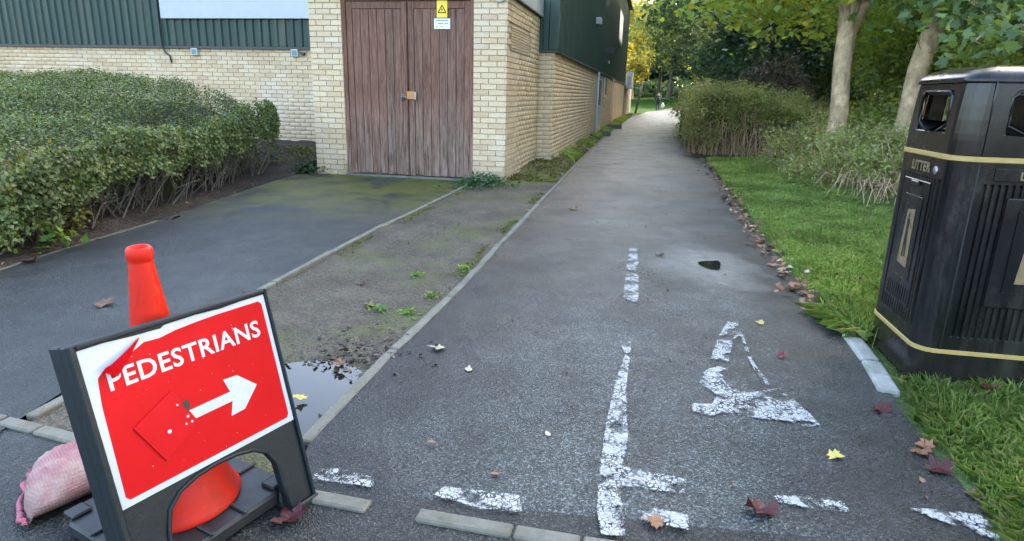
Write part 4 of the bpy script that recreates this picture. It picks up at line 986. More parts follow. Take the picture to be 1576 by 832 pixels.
# ------------------------------------------------------------------ woodland on the right
def tree(name, label, loc, trunk_lst, bark_m, crown_me, group=None, cs=1.0, cz_=0.0):
    r = empty(name, loc); tag(r, label, 'tree', group)
    ob('trunk', tubes_me('trunk', trunk_lst, bark_m, 12), r)
    if crown_me: o = ob('crown', crown_me, r, (0, 0, cz_)); o.scale = (cs, cs, cs)
    return r
# two near trees
P = clumps(9000, 100, 3.4, 3.4, 2.4, .09, .35); P[:, 2] += 6.4; cr1 = leaves('crown', P, rng.uniform(.09, .17, len(P)), M['maple'])
t1 = branch_paths((0, 0, 0), (.12, .35, 5.2), .185, 9, 2.6, .52, .98, 3)
t1[0] = ([Vector(q) for q in [(0, 0, 0), (.0, .0, .5), (.03, .02, 1.1), (-.02, .05, 1.7), (.0, .1, 2.3), (.08, .2, 3.2), (.12, .35, 5.2)]], [.17, .142, .13, .125, .135, .11, .06])
t1.append(([Vector((.0, .08, 2.1)), Vector((.22, .1, 2.7)), Vector((.6, .0, 4.0)), Vector((1.0, -.2, 5.6))], [.09, .09, .075, .04]))
t1.append(([Vector((.0, .08, 2.2)), Vector((-.2, .05, 2.9)), Vector((-.45, .0, 4.0)), Vector((-.8, .2, 5.6))], [.08, .08, .065, .04]))
tree1 = tree('maple_tree', 'pale smooth trunked maple, nearer to the path, forking at frame top', (4.87, 10.0, 0), t1, M['bark1'], cr1)
P = clumps(9000, 100, 3.2, 3.2, 2.6, .09, .35); P[:, 2] += 6.6; cr2 = leaves('crown', P, rng.uniform(.09, .17, len(P)), M['maple'])
t2 = branch_paths((0, 0, 0), (.25, .1, 5.4), .2, 9, 2.4, .5, .98, 8)
t2[0] = ([Vector(q) for q in [(0, 0, 0), (-.04, .0, .6), (.0, .0, 1.1), (.02, .0, 1.7), (.12, .0, 2.2), (.2, .05, 3.2), (.3, .1, 5.4)]], [.18, .155, .14, .135, .13, .11, .06])
tree2 = tree('maple_tree', 'pale blotchy trunked maple standing behind the litter bin', (5.64, 9.5, 0), t2, M['bark1'], cr2)
# low hanging boughs of those trees (parts of the trees)
def bough(parent, pts, n, size, mat, spread, name='bough_leaves'):
    pts = np.array(pts, float); s = rng.random(n) * (len(pts) - 1); i = s.astype(int); f_ = (s - i)[:, None]
    P = pts[i] * (1 - f_) + pts[i + 1] * f_ + rng.normal(0, 1, (n, 3)) * spread
    off = np.array(parent.location); ob(name, leaves(name, P - off, rng.uniform(size * .6, size * 1.15, n), mat, MAPLE, .7), parent)
    ob('bough', tubes_me('bough', [([Vector(p) - parent.location for p in pts], list(np.linspace(.03, .006, len(pts))))], M['bark1'], 6), parent)
sp = np.array([.42, .42, .22])
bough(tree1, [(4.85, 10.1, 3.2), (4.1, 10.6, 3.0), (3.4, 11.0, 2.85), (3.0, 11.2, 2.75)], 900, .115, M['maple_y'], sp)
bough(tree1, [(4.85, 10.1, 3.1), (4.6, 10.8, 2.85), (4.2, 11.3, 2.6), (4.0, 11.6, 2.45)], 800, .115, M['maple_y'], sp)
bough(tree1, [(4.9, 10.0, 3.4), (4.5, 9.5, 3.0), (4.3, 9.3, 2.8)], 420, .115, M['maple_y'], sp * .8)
bough(tree1, [(5.0, 9.9, 3.0), (5.3, 9.2, 2.65), (5.2, 8.8, 2.45)], 130, .16, M['maple'], sp * .6)
bough(tree2, [(5.7, 9.5, 3.0), (5.2, 8.2, 2.5), (4.9, 7.4, 2.25)], 260, .16, M['maple'], sp * .75)
bough(tree2, [(5.8, 9.4, 2.8), (5.2, 7.6, 2.2), (4.55, 6.6, 1.95), (4.1, 6.1, 1.78)], 300, .105, M['maple'], sp * .55)
bough(tree2, [(5.9, 9.3, 3.0), (5.8, 7.6, 2.4), (5.2, 6.7, 2.05)], 480, .105, M['maple'], sp * .7)
bough(tree2, [(6.0, 9.4, 3.2), (6.4, 8.6, 2.6), (6.3, 7.8, 2.2)], 420, .14, M['under'], sp)

def shrub(name, label, loc, rx, ry, rz_, n, nc, size, mat, stem_m, nst=40, group=None, spread=.16, shell=.5, z0=.45, shape=LEAF, core=True, r0=.012):
    r = empty(name, loc); tag(r, label, 'shrub', group)
    P = clumps(n, nc, rx, ry, rz_, spread, shell); P[:, 2] += z0; P = P[P[:, 2] > .04]
    ob('foliage', leaves('foliage', P, rng.uniform(size * .6, size * 1.25, len(P)), mat, shape), r)
    L = []
    for k in range(nst):
        a = random.uniform(0, 6.28); q = math.sqrt(random.random()) * .6; b0 = Vector((math.cos(a) * q * rx * .8, math.sin(a) * q * ry * .8, 0)); e0 = Vector((b0.x * 1.5 + random.uniform(-.1, .1), b0.y * 1.5 + random.uniform(-.1, .1), z0 + rz_ * random.uniform(.1, .75)))
        rr = r0 * random.uniform(.5, 1.4); L.append(([b0, b0.lerp(e0, .5) + Vector((random.uniform(-.06, .06), random.uniform(-.06, .06), .05)), e0], [rr, rr * .8, rr * .3]))
    tag(ob('stems', tubes_me('stems', L, stem_m, 5), r), kind='stuff')
    return r
# clipped row with bare canes at its foot
row = empty('cane_shrub_row', (5.55, 15.6, 0)); tag(row, 'clipped feathery shrub row with tan bare canes beside the path bend', 'shrub')
def row_top(X, Y): return 1.36 - .22 * X - .07 * (X - .2) ** 2 + .16 * wob(X * 1.8, Y * 1.8, 1.5)
def sprays(C, per, sx, sz):
    k = np.repeat(np.arange(len(C)), per); o_ = rng.normal(0, 1, (len(k), 3)) * np.array([sx, sx, sz]); d_ = rng.normal(0, 1, (len(C), 3)) * np.array([.16, .16, .10]); t_ = rng.random((len(k), 1))
    return C[k] + o_ * (1 - .6 * t_) + d_[k] * t_ + np.array([0, 0, .10]) * t_
nc = 170; X = rng.uniform(-1.35, 1.85, nc); Y = -1.3 + 4.4 * rng.random(nc) ** 1.3 - .32 * X; P = sprays(np.stack([X + .18 * (Y + 1.3), Y, row_top(X, Y) - .08 - .25 * rng.random(nc) ** 2], 1), 130, .15, .09)
nc = 120; X = rng.uniform(-1.4, 1.9, nc); P2 = sprays(np.stack([X - .25, -1.30 - .32 * X + rng.normal(0, .08, nc), row_top(X, -1.3 - .32 * X) - .12 - .62 * rng.random(nc) ** 1.7 * np.where(X < -.7, 1.7, 1.0)], 1), 85, .12, .10)
nc = 80; Y3 = rng.uniform(-1.3, 4.6, nc); P3 = sprays(np.stack([-1.32 + .22 * Y3 + rng.normal(0, .10, nc), Y3, .15 + 1.15 * rng.random(nc) ** .8], 1), 110, .14, .12)
P = np.concatenate([P, P2, P3]); ob('foliage', leaves('foliage', P, rng.uniform(.05, .11, len(P)), M['spiky'], LEAF * np.array([.55, 1, 1])), row)
L = []
for k in range(430):
    x = random.uniform(-1.35, 1.8); y = -1.22 - .32 * x + random.uniform(-.16, .75); hh_ = random.uniform(.5, 1.2); b0 = Vector((x - .22, y, 0)); e0 = b0 + Vector((random.uniform(-.32, .32), random.uniform(-.2, .12), hh_))
    r = random.uniform(.003, .010); L.append(([b0, b0.lerp(e0, .5) + Vector((random.uniform(-.04, .04), random.uniform(-.03, .03), 0)), e0], [r, r * .85, r * .5]))
tag(ob('canes', tubes_me('canes', L, M['cane'], 5), row), kind='stuff')
box('filler_core', (-.9, -.2, .1), (1.2, 3.0, .95), M['core'], row)  # solid dark block added inside the row to close gaps
# low shrubs in front of the trees
SPK = LEAF * np.array([.6, 1, 1])
shrub('low_shrub', 'low spreading green shrub at the grass edge in front of the maple', (4.85, 9.3, 0), .85, .75, .52, 14000, 90, .062, M['spiky'], M['cane'], 90, None, .15, .4, .38, SPK)
shrub('low_shrub', 'low green shrub hard behind the litter bin with trailing stems', (5.25, 7.9, 0), .95, .8, .60, 17000, 100, .062, M['spiky'], M['cane'], 120, None, .15, .4, .42, SPK)
shrub('low_shrub', 'low shrub between the cane row and the maple trunk', (5.35, 11.4, 0), .9, .8, .55, 11000, 80, .062, M['spiky'], M['cane'], 80, None, .15, .4, .45, SPK)
shrub('low_shrub', 'dense green shrub between the two maple trunks', (6.4, 10.6, 0), 1.2, .9, .75, 8500, 70, .10, M['under'], M['cane'], 60, None, .15, .4, .55)
L = []
for k in range(120):
    a = random.uniform(-2.6, -.3); b0 = Vector((4.75 + random.uniform(-.5, .6), 7.9 + random.uniform(-.5, .7), .25)); e0 = b0 + Vector((random.uniform(-.45, .1), random.uniform(-.65, -.1), random.uniform(-.25, .05))); md = b0.lerp(e0, .5) + Vector((0, 0, random.uniform(.1, .25)))
    L.append(([b0, md, e0], [.006, .005, .002]))
o = tag(ob('dry_stems', tubes_me('dry_stems', L, M['cane'], 5)), 'dry tan stems arching onto the grass from the low shrubs', 'stems', None, 'stuff')
# big dark evergreen over the path, red-brown shrub, yellow trees
r = empty('evergreen_tree', (8.9, 27.0, 0)); tag(r, 'big dark evergreen leaning over the path beyond the cane shrubs', 'tree')
P = np.concatenate([clumps(26000, 260, 3.7, 5.0, 4.2, .085, .55) + np.array([0, 0, 5.2]), clumps(9000, 120, 2.4, 4.0, 1.6, .10, .6) + np.array([1.6, 0, 1.5])]); P = P[(P[:, 2] > .05) & ((P[:, 2] > 2.1) | (P[:, 0] > -.9 + .2 * P[:, 1]))]
ob('crown', leaves('crown', P, rng.uniform(.12, .24, len(P)), M['ever']), r); ob('trunk', tubes_me('trunk', branch_paths((0, 0, 0), (.1, .2, 8), .3, 12, 2.6, .2, .98, 21), M['bark2'], 9), r)
r = empty('evergreen_tree', (8.3, 22.4, 0)); tag(r, 'second dark evergreen behind the red-brown shrub', 'tree')
P = np.concatenate([clumps(15000, 170, 2.6, 2.4, 3.4, .09, .5) + np.array([0, 0, 4.2]), clumps(5000, 80, 2.4, 2.2, 1.4, .12, .5) + np.array([0, 0, 1.2])]); P = P[P[:, 2] > .05]
ob('crown', leaves('crown', P, rng.uniform(.10, .20, len(P)), M['ever']), r); ob('trunk', tubes_me('trunk', branch_paths((0, 0, 0), (.1, .2, 7), .22, 12, 2.0, .2, .98, 22), M['bark2'], 9), r)
shrub('red_brown_shrub', 'red-brown leaved shrub showing above the clipped cane row', (7.0, 18.4, 0), 1.25, 1.0, 1.05, 6500, 80, .085, M['redbrown'], M['twig'], 50, None, .14, .4, 1.25)
P = clumps(9000, 90, 2.6, 2.6, 4.2, .11, .4) + np.array([0, 0, 5.0]); P = P[P[:, 2] > 2.3]; ycr = leaves('crown', P, rng.uniform(.16, .30, len(P)), M['gold'])
for (x, y), lab in (((7.7, 51.0), 'yellow autumn tree beside the far end of the fence'), ((8.2, 66.0), 'yellow tree at the far lawn, left of the walking person')):
    tree('yellow_tree', lab, (x, y, 0), branch_paths((0, 0, 0), (.2, .2, 8), .14, 10, 1.8, .3, .98, int(y)), M['bark1'], ycr)
tube_b = empty('birch_sapling', (9.7, 52.5, 0)); tag(tube_b, 'thin pale leaning trunk at the end of the fence', 'tree')
tube('trunk', [(-.2, 0, 0), (.1, .1, 1.5), (.35, .1, 3.2), (.3, .2, 5)], [.09, .08, .06, .04], M['conc_white'], tube_b, 8)
# understorey mass (one uncountable thicket) and far wood
def thicket(name, label, spots, mat, per, size, spread=.16, flat=1.0):
    PP = []
    for x, y, rx, ry, z, rz_ in spots:
        p = clumps(int(per * rx * rz_), max(16, int(14 * rx * rz_)), rx, ry, rz_, spread, .55); p += np.array([x, y, z + float(T(x, y))]); PP.append(p)
    P = np.concatenate(PP); P = P[P[:, 2] > .03]
    return tag(ob(name, leaves(name, P, rng.uniform(size * .55, size * 1.25, len(P)), mat)), label, 'thicket', None, 'stuff')
sp_ = []
for k in range(40):
    y = random.uniform(11.0, 17.5); x = 6.3 + (y - 11) * .40 + random.uniform(0, 3.8); sp_.append((x, y, random.uniform(.7, 1.3), .8, random.uniform(.5, 4.2), random.uniform(.7, 1.1)))
for k in range(12): sp_.append((random.uniform(6.4, 11.5), random.uniform(7.0, 11.0), 1.1, .9, random.uniform(.6, 3.0), 1.1))
thicket('understorey', 'tangled green understorey behind the two maple trunks', sp_, M['under'], 1500, .11)
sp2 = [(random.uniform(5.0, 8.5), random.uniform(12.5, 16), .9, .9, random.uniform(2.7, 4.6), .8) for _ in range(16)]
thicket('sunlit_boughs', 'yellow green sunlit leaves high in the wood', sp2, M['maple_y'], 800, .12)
sp3 = [(random.uniform(9, 30) + (y - 14) * .3, y, 2.4, 2.0, random.uniform(1.2, 7.5), 2.2) for y in np.linspace(12, 44, 64)] + [(random.uniform(10, 34), y, 3.0, 2.4, random.uniform(1.5, 13), 2.8) for y in np.linspace(36, 58, 46)]
thicket('wood_mass', 'deep green wood filling the background on the right', sp3, M['under'], 300, .26)
sp4 = [(x, 118 + random.uniform(-6, 6), 7, 4, random.uniform(3, 11), 5.5) for x in np.linspace(2, 80, 30)] + [(x, 104 + random.uniform(-3, 3), 3.5, 2, .6, 1.5) for x in np.linspace(8, 40, 14)]
thicket('far_trees', 'dark trees beyond the far lawn', sp4, M['ever'], 120, .85)
# ranks of tall woodland trees along the right (they shade the path)
P = clumps(7500, 90, 3.6, 3.6, 4.6, .10, .3) + np.array([0, 0, 8.4]); CRA = leaves('crown', P, rng.uniform(.22, .42, len(P)), M['maple'])
P = clumps(7500, 90, 3.4, 3.4, 5.2, .10, .3) + np.array([0, 0, 8.2]); CRB = leaves('crown', P, rng.uniform(.22, .42, len(P)), M['under'])
TRA = tubes_me('trunk', branch_paths((0, 0, 0), (.3, .2, 12), .24, 14, 3.0, .3, .98, 5), M['bark2'], 9)
TRB = tubes_me('trunk', branch_paths((0, 0, 0), (-.3, .3, 12.5), .21, 14, 2.8, .3, .98, 6), M['bark1'], 9)
k = 0
spots = [(11.4, 19.4), (9.6, 24.6)]
for row_, off in ((0, 12.5), (1, 18.5)):
    spots += [(off + .23 * y + random.uniform(-.9, .9), y + random.uniform(-.9, .9)) for y in np.arange(1.0 + row_ * 2.1, 66, 4.9)] + [(x, 92 + 6 * row_ + random.uniform(-2, 2)) for x in np.arange(16, 60, 5.0)] + [(40 + 7 * row_, y) for y in np.arange(62, 92, 5.0)]
for x, y2 in spots:
    if True:
        r = empty('woodland_tree', (x, y2, float(T(x, y2)) - .05), random.uniform(0, 6.28)); s = random.uniform(.85, 1.2); r.scale = (s, s, s * random.uniform(.95, 1.15))
        tag(r, 'tall broadleaf tree in the dense wood along the right of the path', 'tree', 'tall trees of the wood along the path')
        ob('trunk', TRA if k % 2 else TRB, r); ob('crown', CRA if k % 2 else CRB, r); k += 1

# ------------------------------------------------------------------ grass
def blades(name, label, X, Y, Z, h, w, lean):
    n = len(X); a = rng.uniform(0, 6.28, n); d = np.stack([np.cos(a), np.sin(a), 0 * a], 1); s = np.stack([-np.sin(a), np.cos(a), 0 * a], 1)
    b = np.stack([X, Y, Z], 1); ln_ = lean * rng.random(n) ** 1.2; h = h[:, None]; w = w[:, None]; up_ = np.array([0, 0, 1.0])
    mdl = b + up_ * h * .55 + d * h * (.25 * ln_)[:, None]; tp = b + up_ * h * (1 - .35 * ln_[:, None]) + d * h * (.95 * ln_)[:, None]
    v = np.stack([b - s * w, b + s * w, mdl + s * w * .75, tp, mdl - s * w * .75], 1).reshape(-1, 3)
    o = ob(name, fast(name, v, np.arange(n * 5).reshape(n, 5), M['grass'])); return tag(o, label, 'grass', None, 'stuff')
ry = np.array([p[1] for p in RIGHT]); rx_ = np.array([p[0] for p in RIGHT])
n = 210000; Y = 1.45 + 12.6 * rng.random(n) ** 1.9; W_ = np.interp(Y, [1.4, 3, 5, 7.5, 9.3, 13.2, 15], [2.1, 2.0, 2.2, 2.2, 1.7, 1.6, .8]); X = np.interp(Y, ry, rx_) + W_ * rng.random(n) ** .9
edge_n = .03 + .04 * wob(Y, 0 * Y, 5.0); X += edge_n
cx2, cy2 = X - bx_, Y - by_; lx = cx2 * math.cos(BR) + cy2 * math.sin(BR); ly = -cx2 * math.sin(BR) + cy2 * math.cos(BR)
inb = (lx > -.02) & (lx < BLg + .02) & (ly > -.01) & (ly < BDp + .02)
kerbz = (np.abs(X - np.interp(Y, [2.56, 3.27], [1.66, 1.845])) < .055) & (Y > 2.56) & (Y < 3.28)
gap = (Y > 2.5) & (Y < 3.3) & (X < np.interp(Y, [2.56, 3.27], [1.66, 1.845]) + .09)
keep = ~inb & ~kerbz & ~gap & ((wob(X, Y, 2.2) > -1.1) | (Y < 3)); X, Y = X[keep], Y[keep]; m = len(X)
tall = np.where(Y < 2.75, 1.15, np.where(Y < 4.3, 1.0, .85)) * (1 + .35 * wob(X, Y, 2.8)); tall = np.clip(tall, .4, 1.9) * np.clip(.55 + 2.5 * (X - np.interp(Y, ry, rx_)), .55, 1.0)
blades('grass', 'lush green grass verge along the right of the path', X, Y, rz(X, Y), .078 * tall * rng.uniform(.5, 1.25, m), np.clip(.0006 + .00026 * Y, 0, .005) * rng.uniform(.7, 1.3, m), 1.25)
# tuft spilling by the kerb and the strip left of the hall
n = 2600; X = 1.86 + np.abs(rng.normal(0, .10, n)); Y = 3.42 + rng.normal(0, .10, n); blades('grass_tuft', 'long grass tuft spilling over the kerb end by the litter bin', X, Y, rz(X, Y), rng.uniform(.07, .15, n), rng.uniform(.0009, .0018, n), 1.7)
n = 9000; Y = 12 + 30 * rng.random(n) ** 1.2; kx = np.interp(Y, [p[1] for p in KERB], [p[0] for p in KERB]); X = kx - .08 - .55 * rng.random(n) ** 1.4; k2 = wob(X, Y, 1.4) > -.1
blades('verge_weeds', 'low weeds and grass in the strip beside the long hall', X[k2], Y[k2], mz(X[k2], Y[k2]), rng.uniform(.03, .12, k2.sum()), rng.uniform(.004, .010, k2.sum()), 1.6)

# cushions of moss in the strip by the annex and along the verge edges
n = 9000; Y = 9.3 + 14 * rng.random(n) ** 1.5; kx = np.interp(Y, [p[1] for p in KERB], [p[0] for p in KERB]); wx = np.interp(Y, [9.1, 11.7, 12, 33], [.72, .75, .52, .5]); X = kx - .04 - wx * rng.random(n); k2 = wob(X * 1.6, Y * 1.6, 2.0) > -.25; X, Y = X[k2], Y[k2]
tag(ob('moss_cushions', leaves('moss_cushions', np.stack([X, Y, mz(X, Y) + .012], 1), rng.uniform(.02, .05, len(X)), M['moss'])), 'yellow green moss cushions between the annex wall and the path kerb', 'moss', None, 'stuff')
n = 7000; Y = 3.9 + 5.0 * rng.random(n); e_ = rng.random(n) < .5; X = np.where(e_, np.interp(Y, [p[1] for p in DK], [p[0] for p in DK]) + .04 + np.abs(rng.normal(0, .05, n)), np.interp(Y, [p[1] for p in KERB], [p[0] for p in KERB]) - .05 - np.abs(rng.normal(0, .04, n))); k2 = wob(X * 2, Y * 1.3, 2.4) > .0; X, Y = X[k2], Y[k2]
tag(ob('moss_edges', leaves('moss_edges', np.stack([X, Y, vz(X, Y) + .004], 1), rng.uniform(.010, .024, len(X)), M['moss'])), 'thin moss growing along the two kerbs of the gravel verge', 'moss', None, 'stuff')

# ------------------------------------------------------------------ fallen leaves
def fallen_me(name, mat, curl=.35, lob=True, seed=0):
    rd = random.Random(seed); bm = bmesh.new(); sh = MAPLE if lob else np.array([[0, 0, 0], [.22, .2, 0], [.28, .5, 0], [.16, .8, 0], [0, 1, 0], [-.16, .8, 0], [-.28, .5, 0], [-.22, .2, 0]])
    c = bm.verts.new((0, .42, .02)); vs = []
    for x, y, z in sh:
        r = math.hypot(x, y - .42); vs.append(bm.verts.new((x * rd.uniform(.85, 1.1), y * rd.uniform(.93, 1.05), .02 + curl * r * r * rd.uniform(-.2, 2.4))))
    for i in range(len(vs)): bm.faces.new((c, vs[i], vs[(i + 1) % len(vs)]))
    me = D.meshes.new(name); bm.to_mesh(me); bm.free(); me.materials.append(mat); return me
FL = [
    (-.617, 1.584, .115, 'leaf_red', 'crumpled maroon leaf on the tarmac at the sign foot', .9, 1), (.777, 1.666, .125, 'leaf_red', 'big crumpled maroon leaf lying on the worn white dash', .9, 1),
    (1.523, 2.417, .10, 'leaf_crimson', 'bright crimson leaf on the grass edge below the litter bin', .8, 1), (1.50, 1.93, .11, 'leaf_red', 'dark maroon leaf at the near grass edge', .7, 1),
    (1.49, 2.09, .085, 'leaf_orange', 'tan orange leaf at the grass edge, between the crimson and maroon leaves', .7, 1), (1.56, 2.11, .08, 'leaf_orange', 'second tan leaf tucked against the grass blades', .8, 1),
    (2.052, 2.50, .09, 'leaf_crimson', 'crimson leaf resting on the grass in front of the litter bin', .7, 1), (1.15, 2.043, .075, 'leaf_yellow', 'thin yellow leaf lying on the open tarmac below the symbol', .3, 1),
    (-.327, 2.938, .11, 'leaf_pale', 'pale lobed leaf on the left of the path', .3, 1), (-.189, 2.671, .08, 'leaf_pale', 'narrow pale leaf on the left of the path', .4, 0),
    (-2.359, 3.48, .14, 'leaf_brown', 'dark brown leaf alone on the driveway', .5, 1), (-3.40, 4.30, .14, 'leaf_red', 'maroon leaf at the bed edge on the far left', .5, 1),
    (-.958, 4.005, .09, 'leaf_brown', 'brown leaf in the verge, farther of two', .7, 1), (-.859, 3.572, .10, 'leaf_brown', 'red-brown leaf in the verge beside the weed tuft', .7, 1),
    (.648, 7.048, .14, 'leaf_brown', 'brown leaf halfway up the path on its left side', .6, 1), (1.326, 2.951, .07, 'leaf_crimson', 'small red leaf to the right of the painted symbol', .5, 1),
    (.226, 6.947, .12, 'leaf_pale', 'pale leaf on the path kerb halfway along', .5, 0), (.142, 2.155, .05, 'leaf_pale', 'tiny pale chip of leaf left of the long white line', .3, 0),
    (-.055, 1.87, .05, 'leaf_orange', 'tiny tan leaf above the worn dash on the left', .4, 0), (.462, 1.628, .07, 'leaf_orange', 'tan leaf lying on the lowest arm of the white line', .4, 1),
    (1.53, 1.80, .07, 'leaf_brown', 'small brown leaf in the soil at the bottom right corner', .5, 1), (-.80, 2.70, .09, 'leaf_orange', 'tan leaf at the far rim of the puddle', .6, 1), (-.86, 2.40, .07, 'leaf_yellow', 'yellowish leaf floating on the puddle', .15, 1),
    (1.20, 4.95, .10, 'leaf_brown', 'brown leaf just beyond the small puddle', .5, 1), (1.43, 3.42, .06, 'leaf_yellow', 'small yellow leaf near the grass tuft and kerb', .3, 1)]
for i, (x, y, s, mt, lab, cu, lb_) in enumerate(FL):
    o = ob('fallen_leaf', fallen_me('fallen_leaf', M[mt], cu, lb_, i), None, (x, y, .005 + (.05 if 'grass' in lab and x > 1.9 else 0)), (random.uniform(-.25, .25), random.uniform(-.25, .25), random.uniform(0, 6.28))); s *= .78; o.scale = (s, s, s * .7); tag(o, lab, 'leaf')
def litter(name, label, X, Y, Z, size, mat, shape=MAPLE):
    P = np.stack([X, Y, Z], 1); n = len(P)
    o = ob(name, leaves(name, P, rng.uniform(size * .5, size * 1.3, n), mat, shape, 0, np.array([0, 0, 2.2]))); return tag(o, label, 'leaf litter', None, 'stuff')
def edgepts(n, y0, y1, w, off=-.05):
    Y = y0 + (y1 - y0) * rng.random(n); return np.interp(Y, ry, rx_) + off + rng.normal(0, w, n), Y
X, Y = edgepts(260, 3.5, 14, .06); litter('leaf_litter', 'brown leaves drifted along the grass edge of the path', X, Y, .018 + 0 * X, .055, M['leaf_brown'])
X, Y = edgepts(120, 3.5, 9, .06); litter('leaf_litter', 'tan and orange leaves drifted along the grass edge', X, Y, .024 + 0 * X, .048, M['leaf_orange'])
X, Y = edgepts(60, 3.5, 9, .07); litter('leaf_litter', 'pale leaf scraps along the grass edge', X, Y, .024 + 0 * X, .045, M['leaf_pale'], LEAF)
Y = 1.8 + 26 * rng.random(130) ** 1.7; L_ = np.interp(Y, [p[1] for p in KERB], [p[0] for p in KERB]); R_ = np.interp(Y, ry, rx_); X = L_ + (R_ - L_) * rng.random(130); litter('leaf_scraps', 'tiny dark leaf scraps scattered over the path', X, Y, .012 + 0 * X, .028, M['leaf_brown'], LEAF)
X = rng.normal(-.76, .13, 320); Y = rng.normal(2.82, .17, 320); litter('puddle_litter', 'wet dark leaf scraps round the rim of the puddle', X, Y, vz(X, Y) + .006, .034, M['leaf_dark'], LEAF)
n = 300; Y = 2.4 + 6.6 * rng.random(n); X = np.interp(Y, [p[1] for p in DK], [p[0] for p in DK]) + .05 + rng.random(n) * np.interp(Y, [2.4, 4, 9], [1.0, 1.1, .8]); litter('verge_litter', 'small leaf scraps in the gravel verge', X, Y, vz(X, Y) + .006, .02, M['leaf_brown'], LEAF)
X = rng.uniform(-5.5, -3.35, 200); Y = rng.uniform(3.2, 9.0, 200); litter('bed_litter', 'brown and pale scraps on the soil under the hedge', X, Y, bz(X, Y) + .01, .04, M['leaf_orange'], LEAF)
# stones in the verge
n = 3200; Y = 2.2 + 6.8 * rng.random(n) ** 1.3; X = np.interp(Y, [p[1] for p in DK], [p[0] for p in DK]) + .05 + rng.random(n) * np.interp(Y, [2.2, 4, 9], [1.02, 1.1, .8]); s = rng.uniform(.003, .009, n)
base = np.array([[1, 0, 0], [-1, 0, 0], [0, 1, 0], [0, -1, 0], [0, 0, .7], [0, 0, -.7]]) * 1.0
v = (np.stack([X, Y, vz(X, Y) + .001], 1)[:, None] + base[None] * s[:, None, None] * rng.uniform(.6, 1.3, (n, 6, 1))).reshape(-1, 3)
tf = np.array([[0, 2, 4], [2, 1, 4], [1, 3, 4], [3, 0, 4], [2, 0, 5], [1, 2, 5], [3, 1, 5], [0, 3, 5]]); F3 = (np.arange(n)[:, None, None] * 6 + tf[None]).reshape(-1, 3)
tag(ob('gravel', fast('gravel', v, F3, simple('grey_gravel', (.13, .12, .10), .85, var=.5, vs=40))), 'fine grey gravel scattered over the verge', 'gravel', None, 'stuff')

# ------------------------------------------------------------------ the person far down the path
def skin_body(name, joints, edges, radii, mat, parent, root=0):
    me = D.meshes.new(name); me.from_pydata(joints, edges, []); o = D.objects.new(name, me); COL.objects.link(o)
    md = o.modifiers.new('skin', 'SKIN'); me.skin_vertices.new() if not me.skin_vertices else None
    for i, r_ in enumerate(radii): me.skin_vertices[0].data[i].radius = (r_, r_) if not isinstance(r_, tuple) else r_
    me.skin_vertices[0].data[root].use_root = True
    sb = o.modifiers.new('sub', 'SUBSURF'); sb.levels = 2; sb.render_levels = 2
    dg = bpy.context.evaluated_depsgraph_get(); dg.update(); m2 = D.meshes.new_from_object(o.evaluated_get(dg)); m2.name = name
    D.objects.remove(o); m2.materials.clear(); m2.materials.append(mat); m2.polygons.foreach_set('use_smooth', [True] * len(m2.polygons))
    return ob(name, m2, parent)
per = empty('person', (13.31, 62.1, .0), rad(-14)); tag(per, 'person in black walking away down the path with a white bag', 'person')
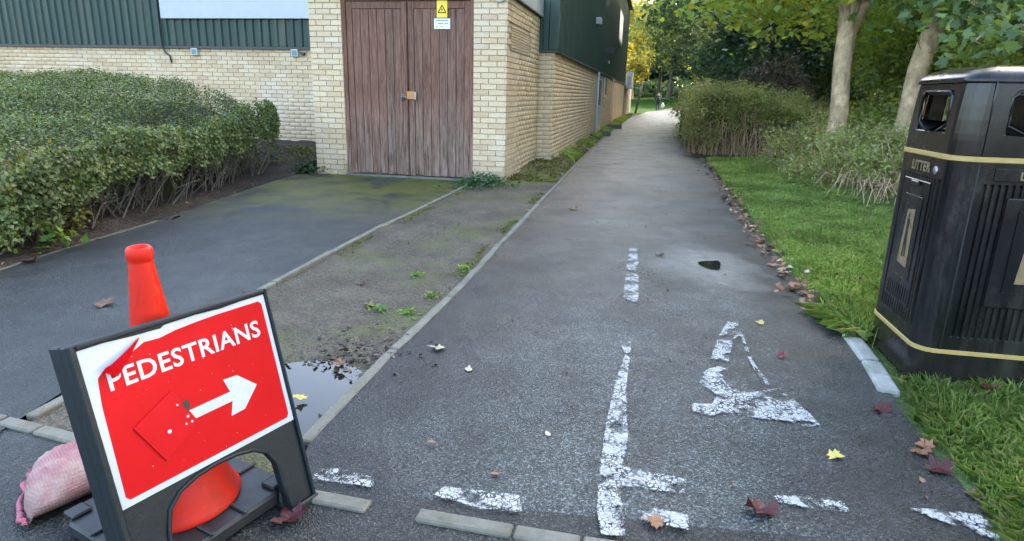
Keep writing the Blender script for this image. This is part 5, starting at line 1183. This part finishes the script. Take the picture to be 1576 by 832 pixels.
J = dict(pel=(0, 0, .93), wai=(0, .03, 1.08), che=(0, .06, 1.30), nec=(0, .09, 1.48), hea=(0, .11, 1.58), top=(0, .12, 1.70), sl=(-.17, .06, 1.40), el=(-.27, -.02, 1.16), hl=(-.30, .10, .95), fl=(-.30, .14, .87), sr=(.17, .06, 1.40), er=(.27, .02, 1.15), hr=(.28, .05, .90), fr=(.28, .07, .82), pl=(-.09, 0, .88), kl=(-.10, .12, .50), al=(-.10, .02, .09), tl=(-.10, .20, .04), pr=(.09, 0, .88), kr=(.10, -.02, .48), ar=(.10, -.30, .16), tr=(.10, -.20, .04))
names = list(J); E_ = [('pel', 'wai'), ('wai', 'che'), ('che', 'nec'), ('nec', 'hea'), ('hea', 'top'), ('che', 'sl'), ('sl', 'el'), ('el', 'hl'), ('hl', 'fl'), ('che', 'sr'), ('sr', 'er'), ('er', 'hr'), ('hr', 'fr'), ('pel', 'pl'), ('pl', 'kl'), ('kl', 'al'), ('al', 'tl'), ('pel', 'pr'), ('pr', 'kr'), ('kr', 'ar'), ('ar', 'tr')]
RR = dict(pel=.14, wai=.13, che=.16, nec=.055, hea=.095, top=.07, sl=.065, el=.048, hl=.03, fl=.02, sr=.065, er=.048, hr=.03, fr=.02, pl=.085, kl=.06, al=.04, tl=.035, pr=.085, kr=.06, ar=.04, tr=.035)
skin_body('body', [J[k] for k in names], [(names.index(a), names.index(b)) for a, b in E_], [RR[k] for k in names], M['skin'], per)
def sub(name, ks, grow, mat):
    es = [(ks.index(a), ks.index(b)) for a, b in E_ if a in ks and b in ks]; skin_body(name, [J[k] for k in ks], es, [RR[k] * grow + .008 for k in ks], mat, per)
sub('jacket', ['wai', 'pel', 'che', 'sl', 'el', 'hl', 'sr', 'er', 'hr'], 1.12, M['jacket'])
sub('trousers', ['pel', 'pl', 'kl', 'al', 'pr', 'kr', 'ar'], 1.08, M['trouser'])
for s in ('l', 'r'): sub('shoe', ['a' + s, 't' + s], 1.15, M['blackink'])
skin_body('hair', [(0, .08, 1.60), (0, .10, 1.71)], [(0, 1)], [.098, .085], M['hair'], per)
box('satchel', (.02, -.13, 1.18), (.16, -.08, 1.32), M['strap'], per, .02)
bag = skin_body('carrier_bag', [(0, 0, .0), (0, 0, .16), (0, 0, .36), (0, 0, .50)], [(0, 1), (1, 2), (2, 3)], [(.16, .09), (.19, .10), (.13, .07), (.03, .02)], M['bag'], None)
bag.location = (13.72, 62.0, .30); tag(bag, 'white carrier bag held by the person on the path', 'bag')
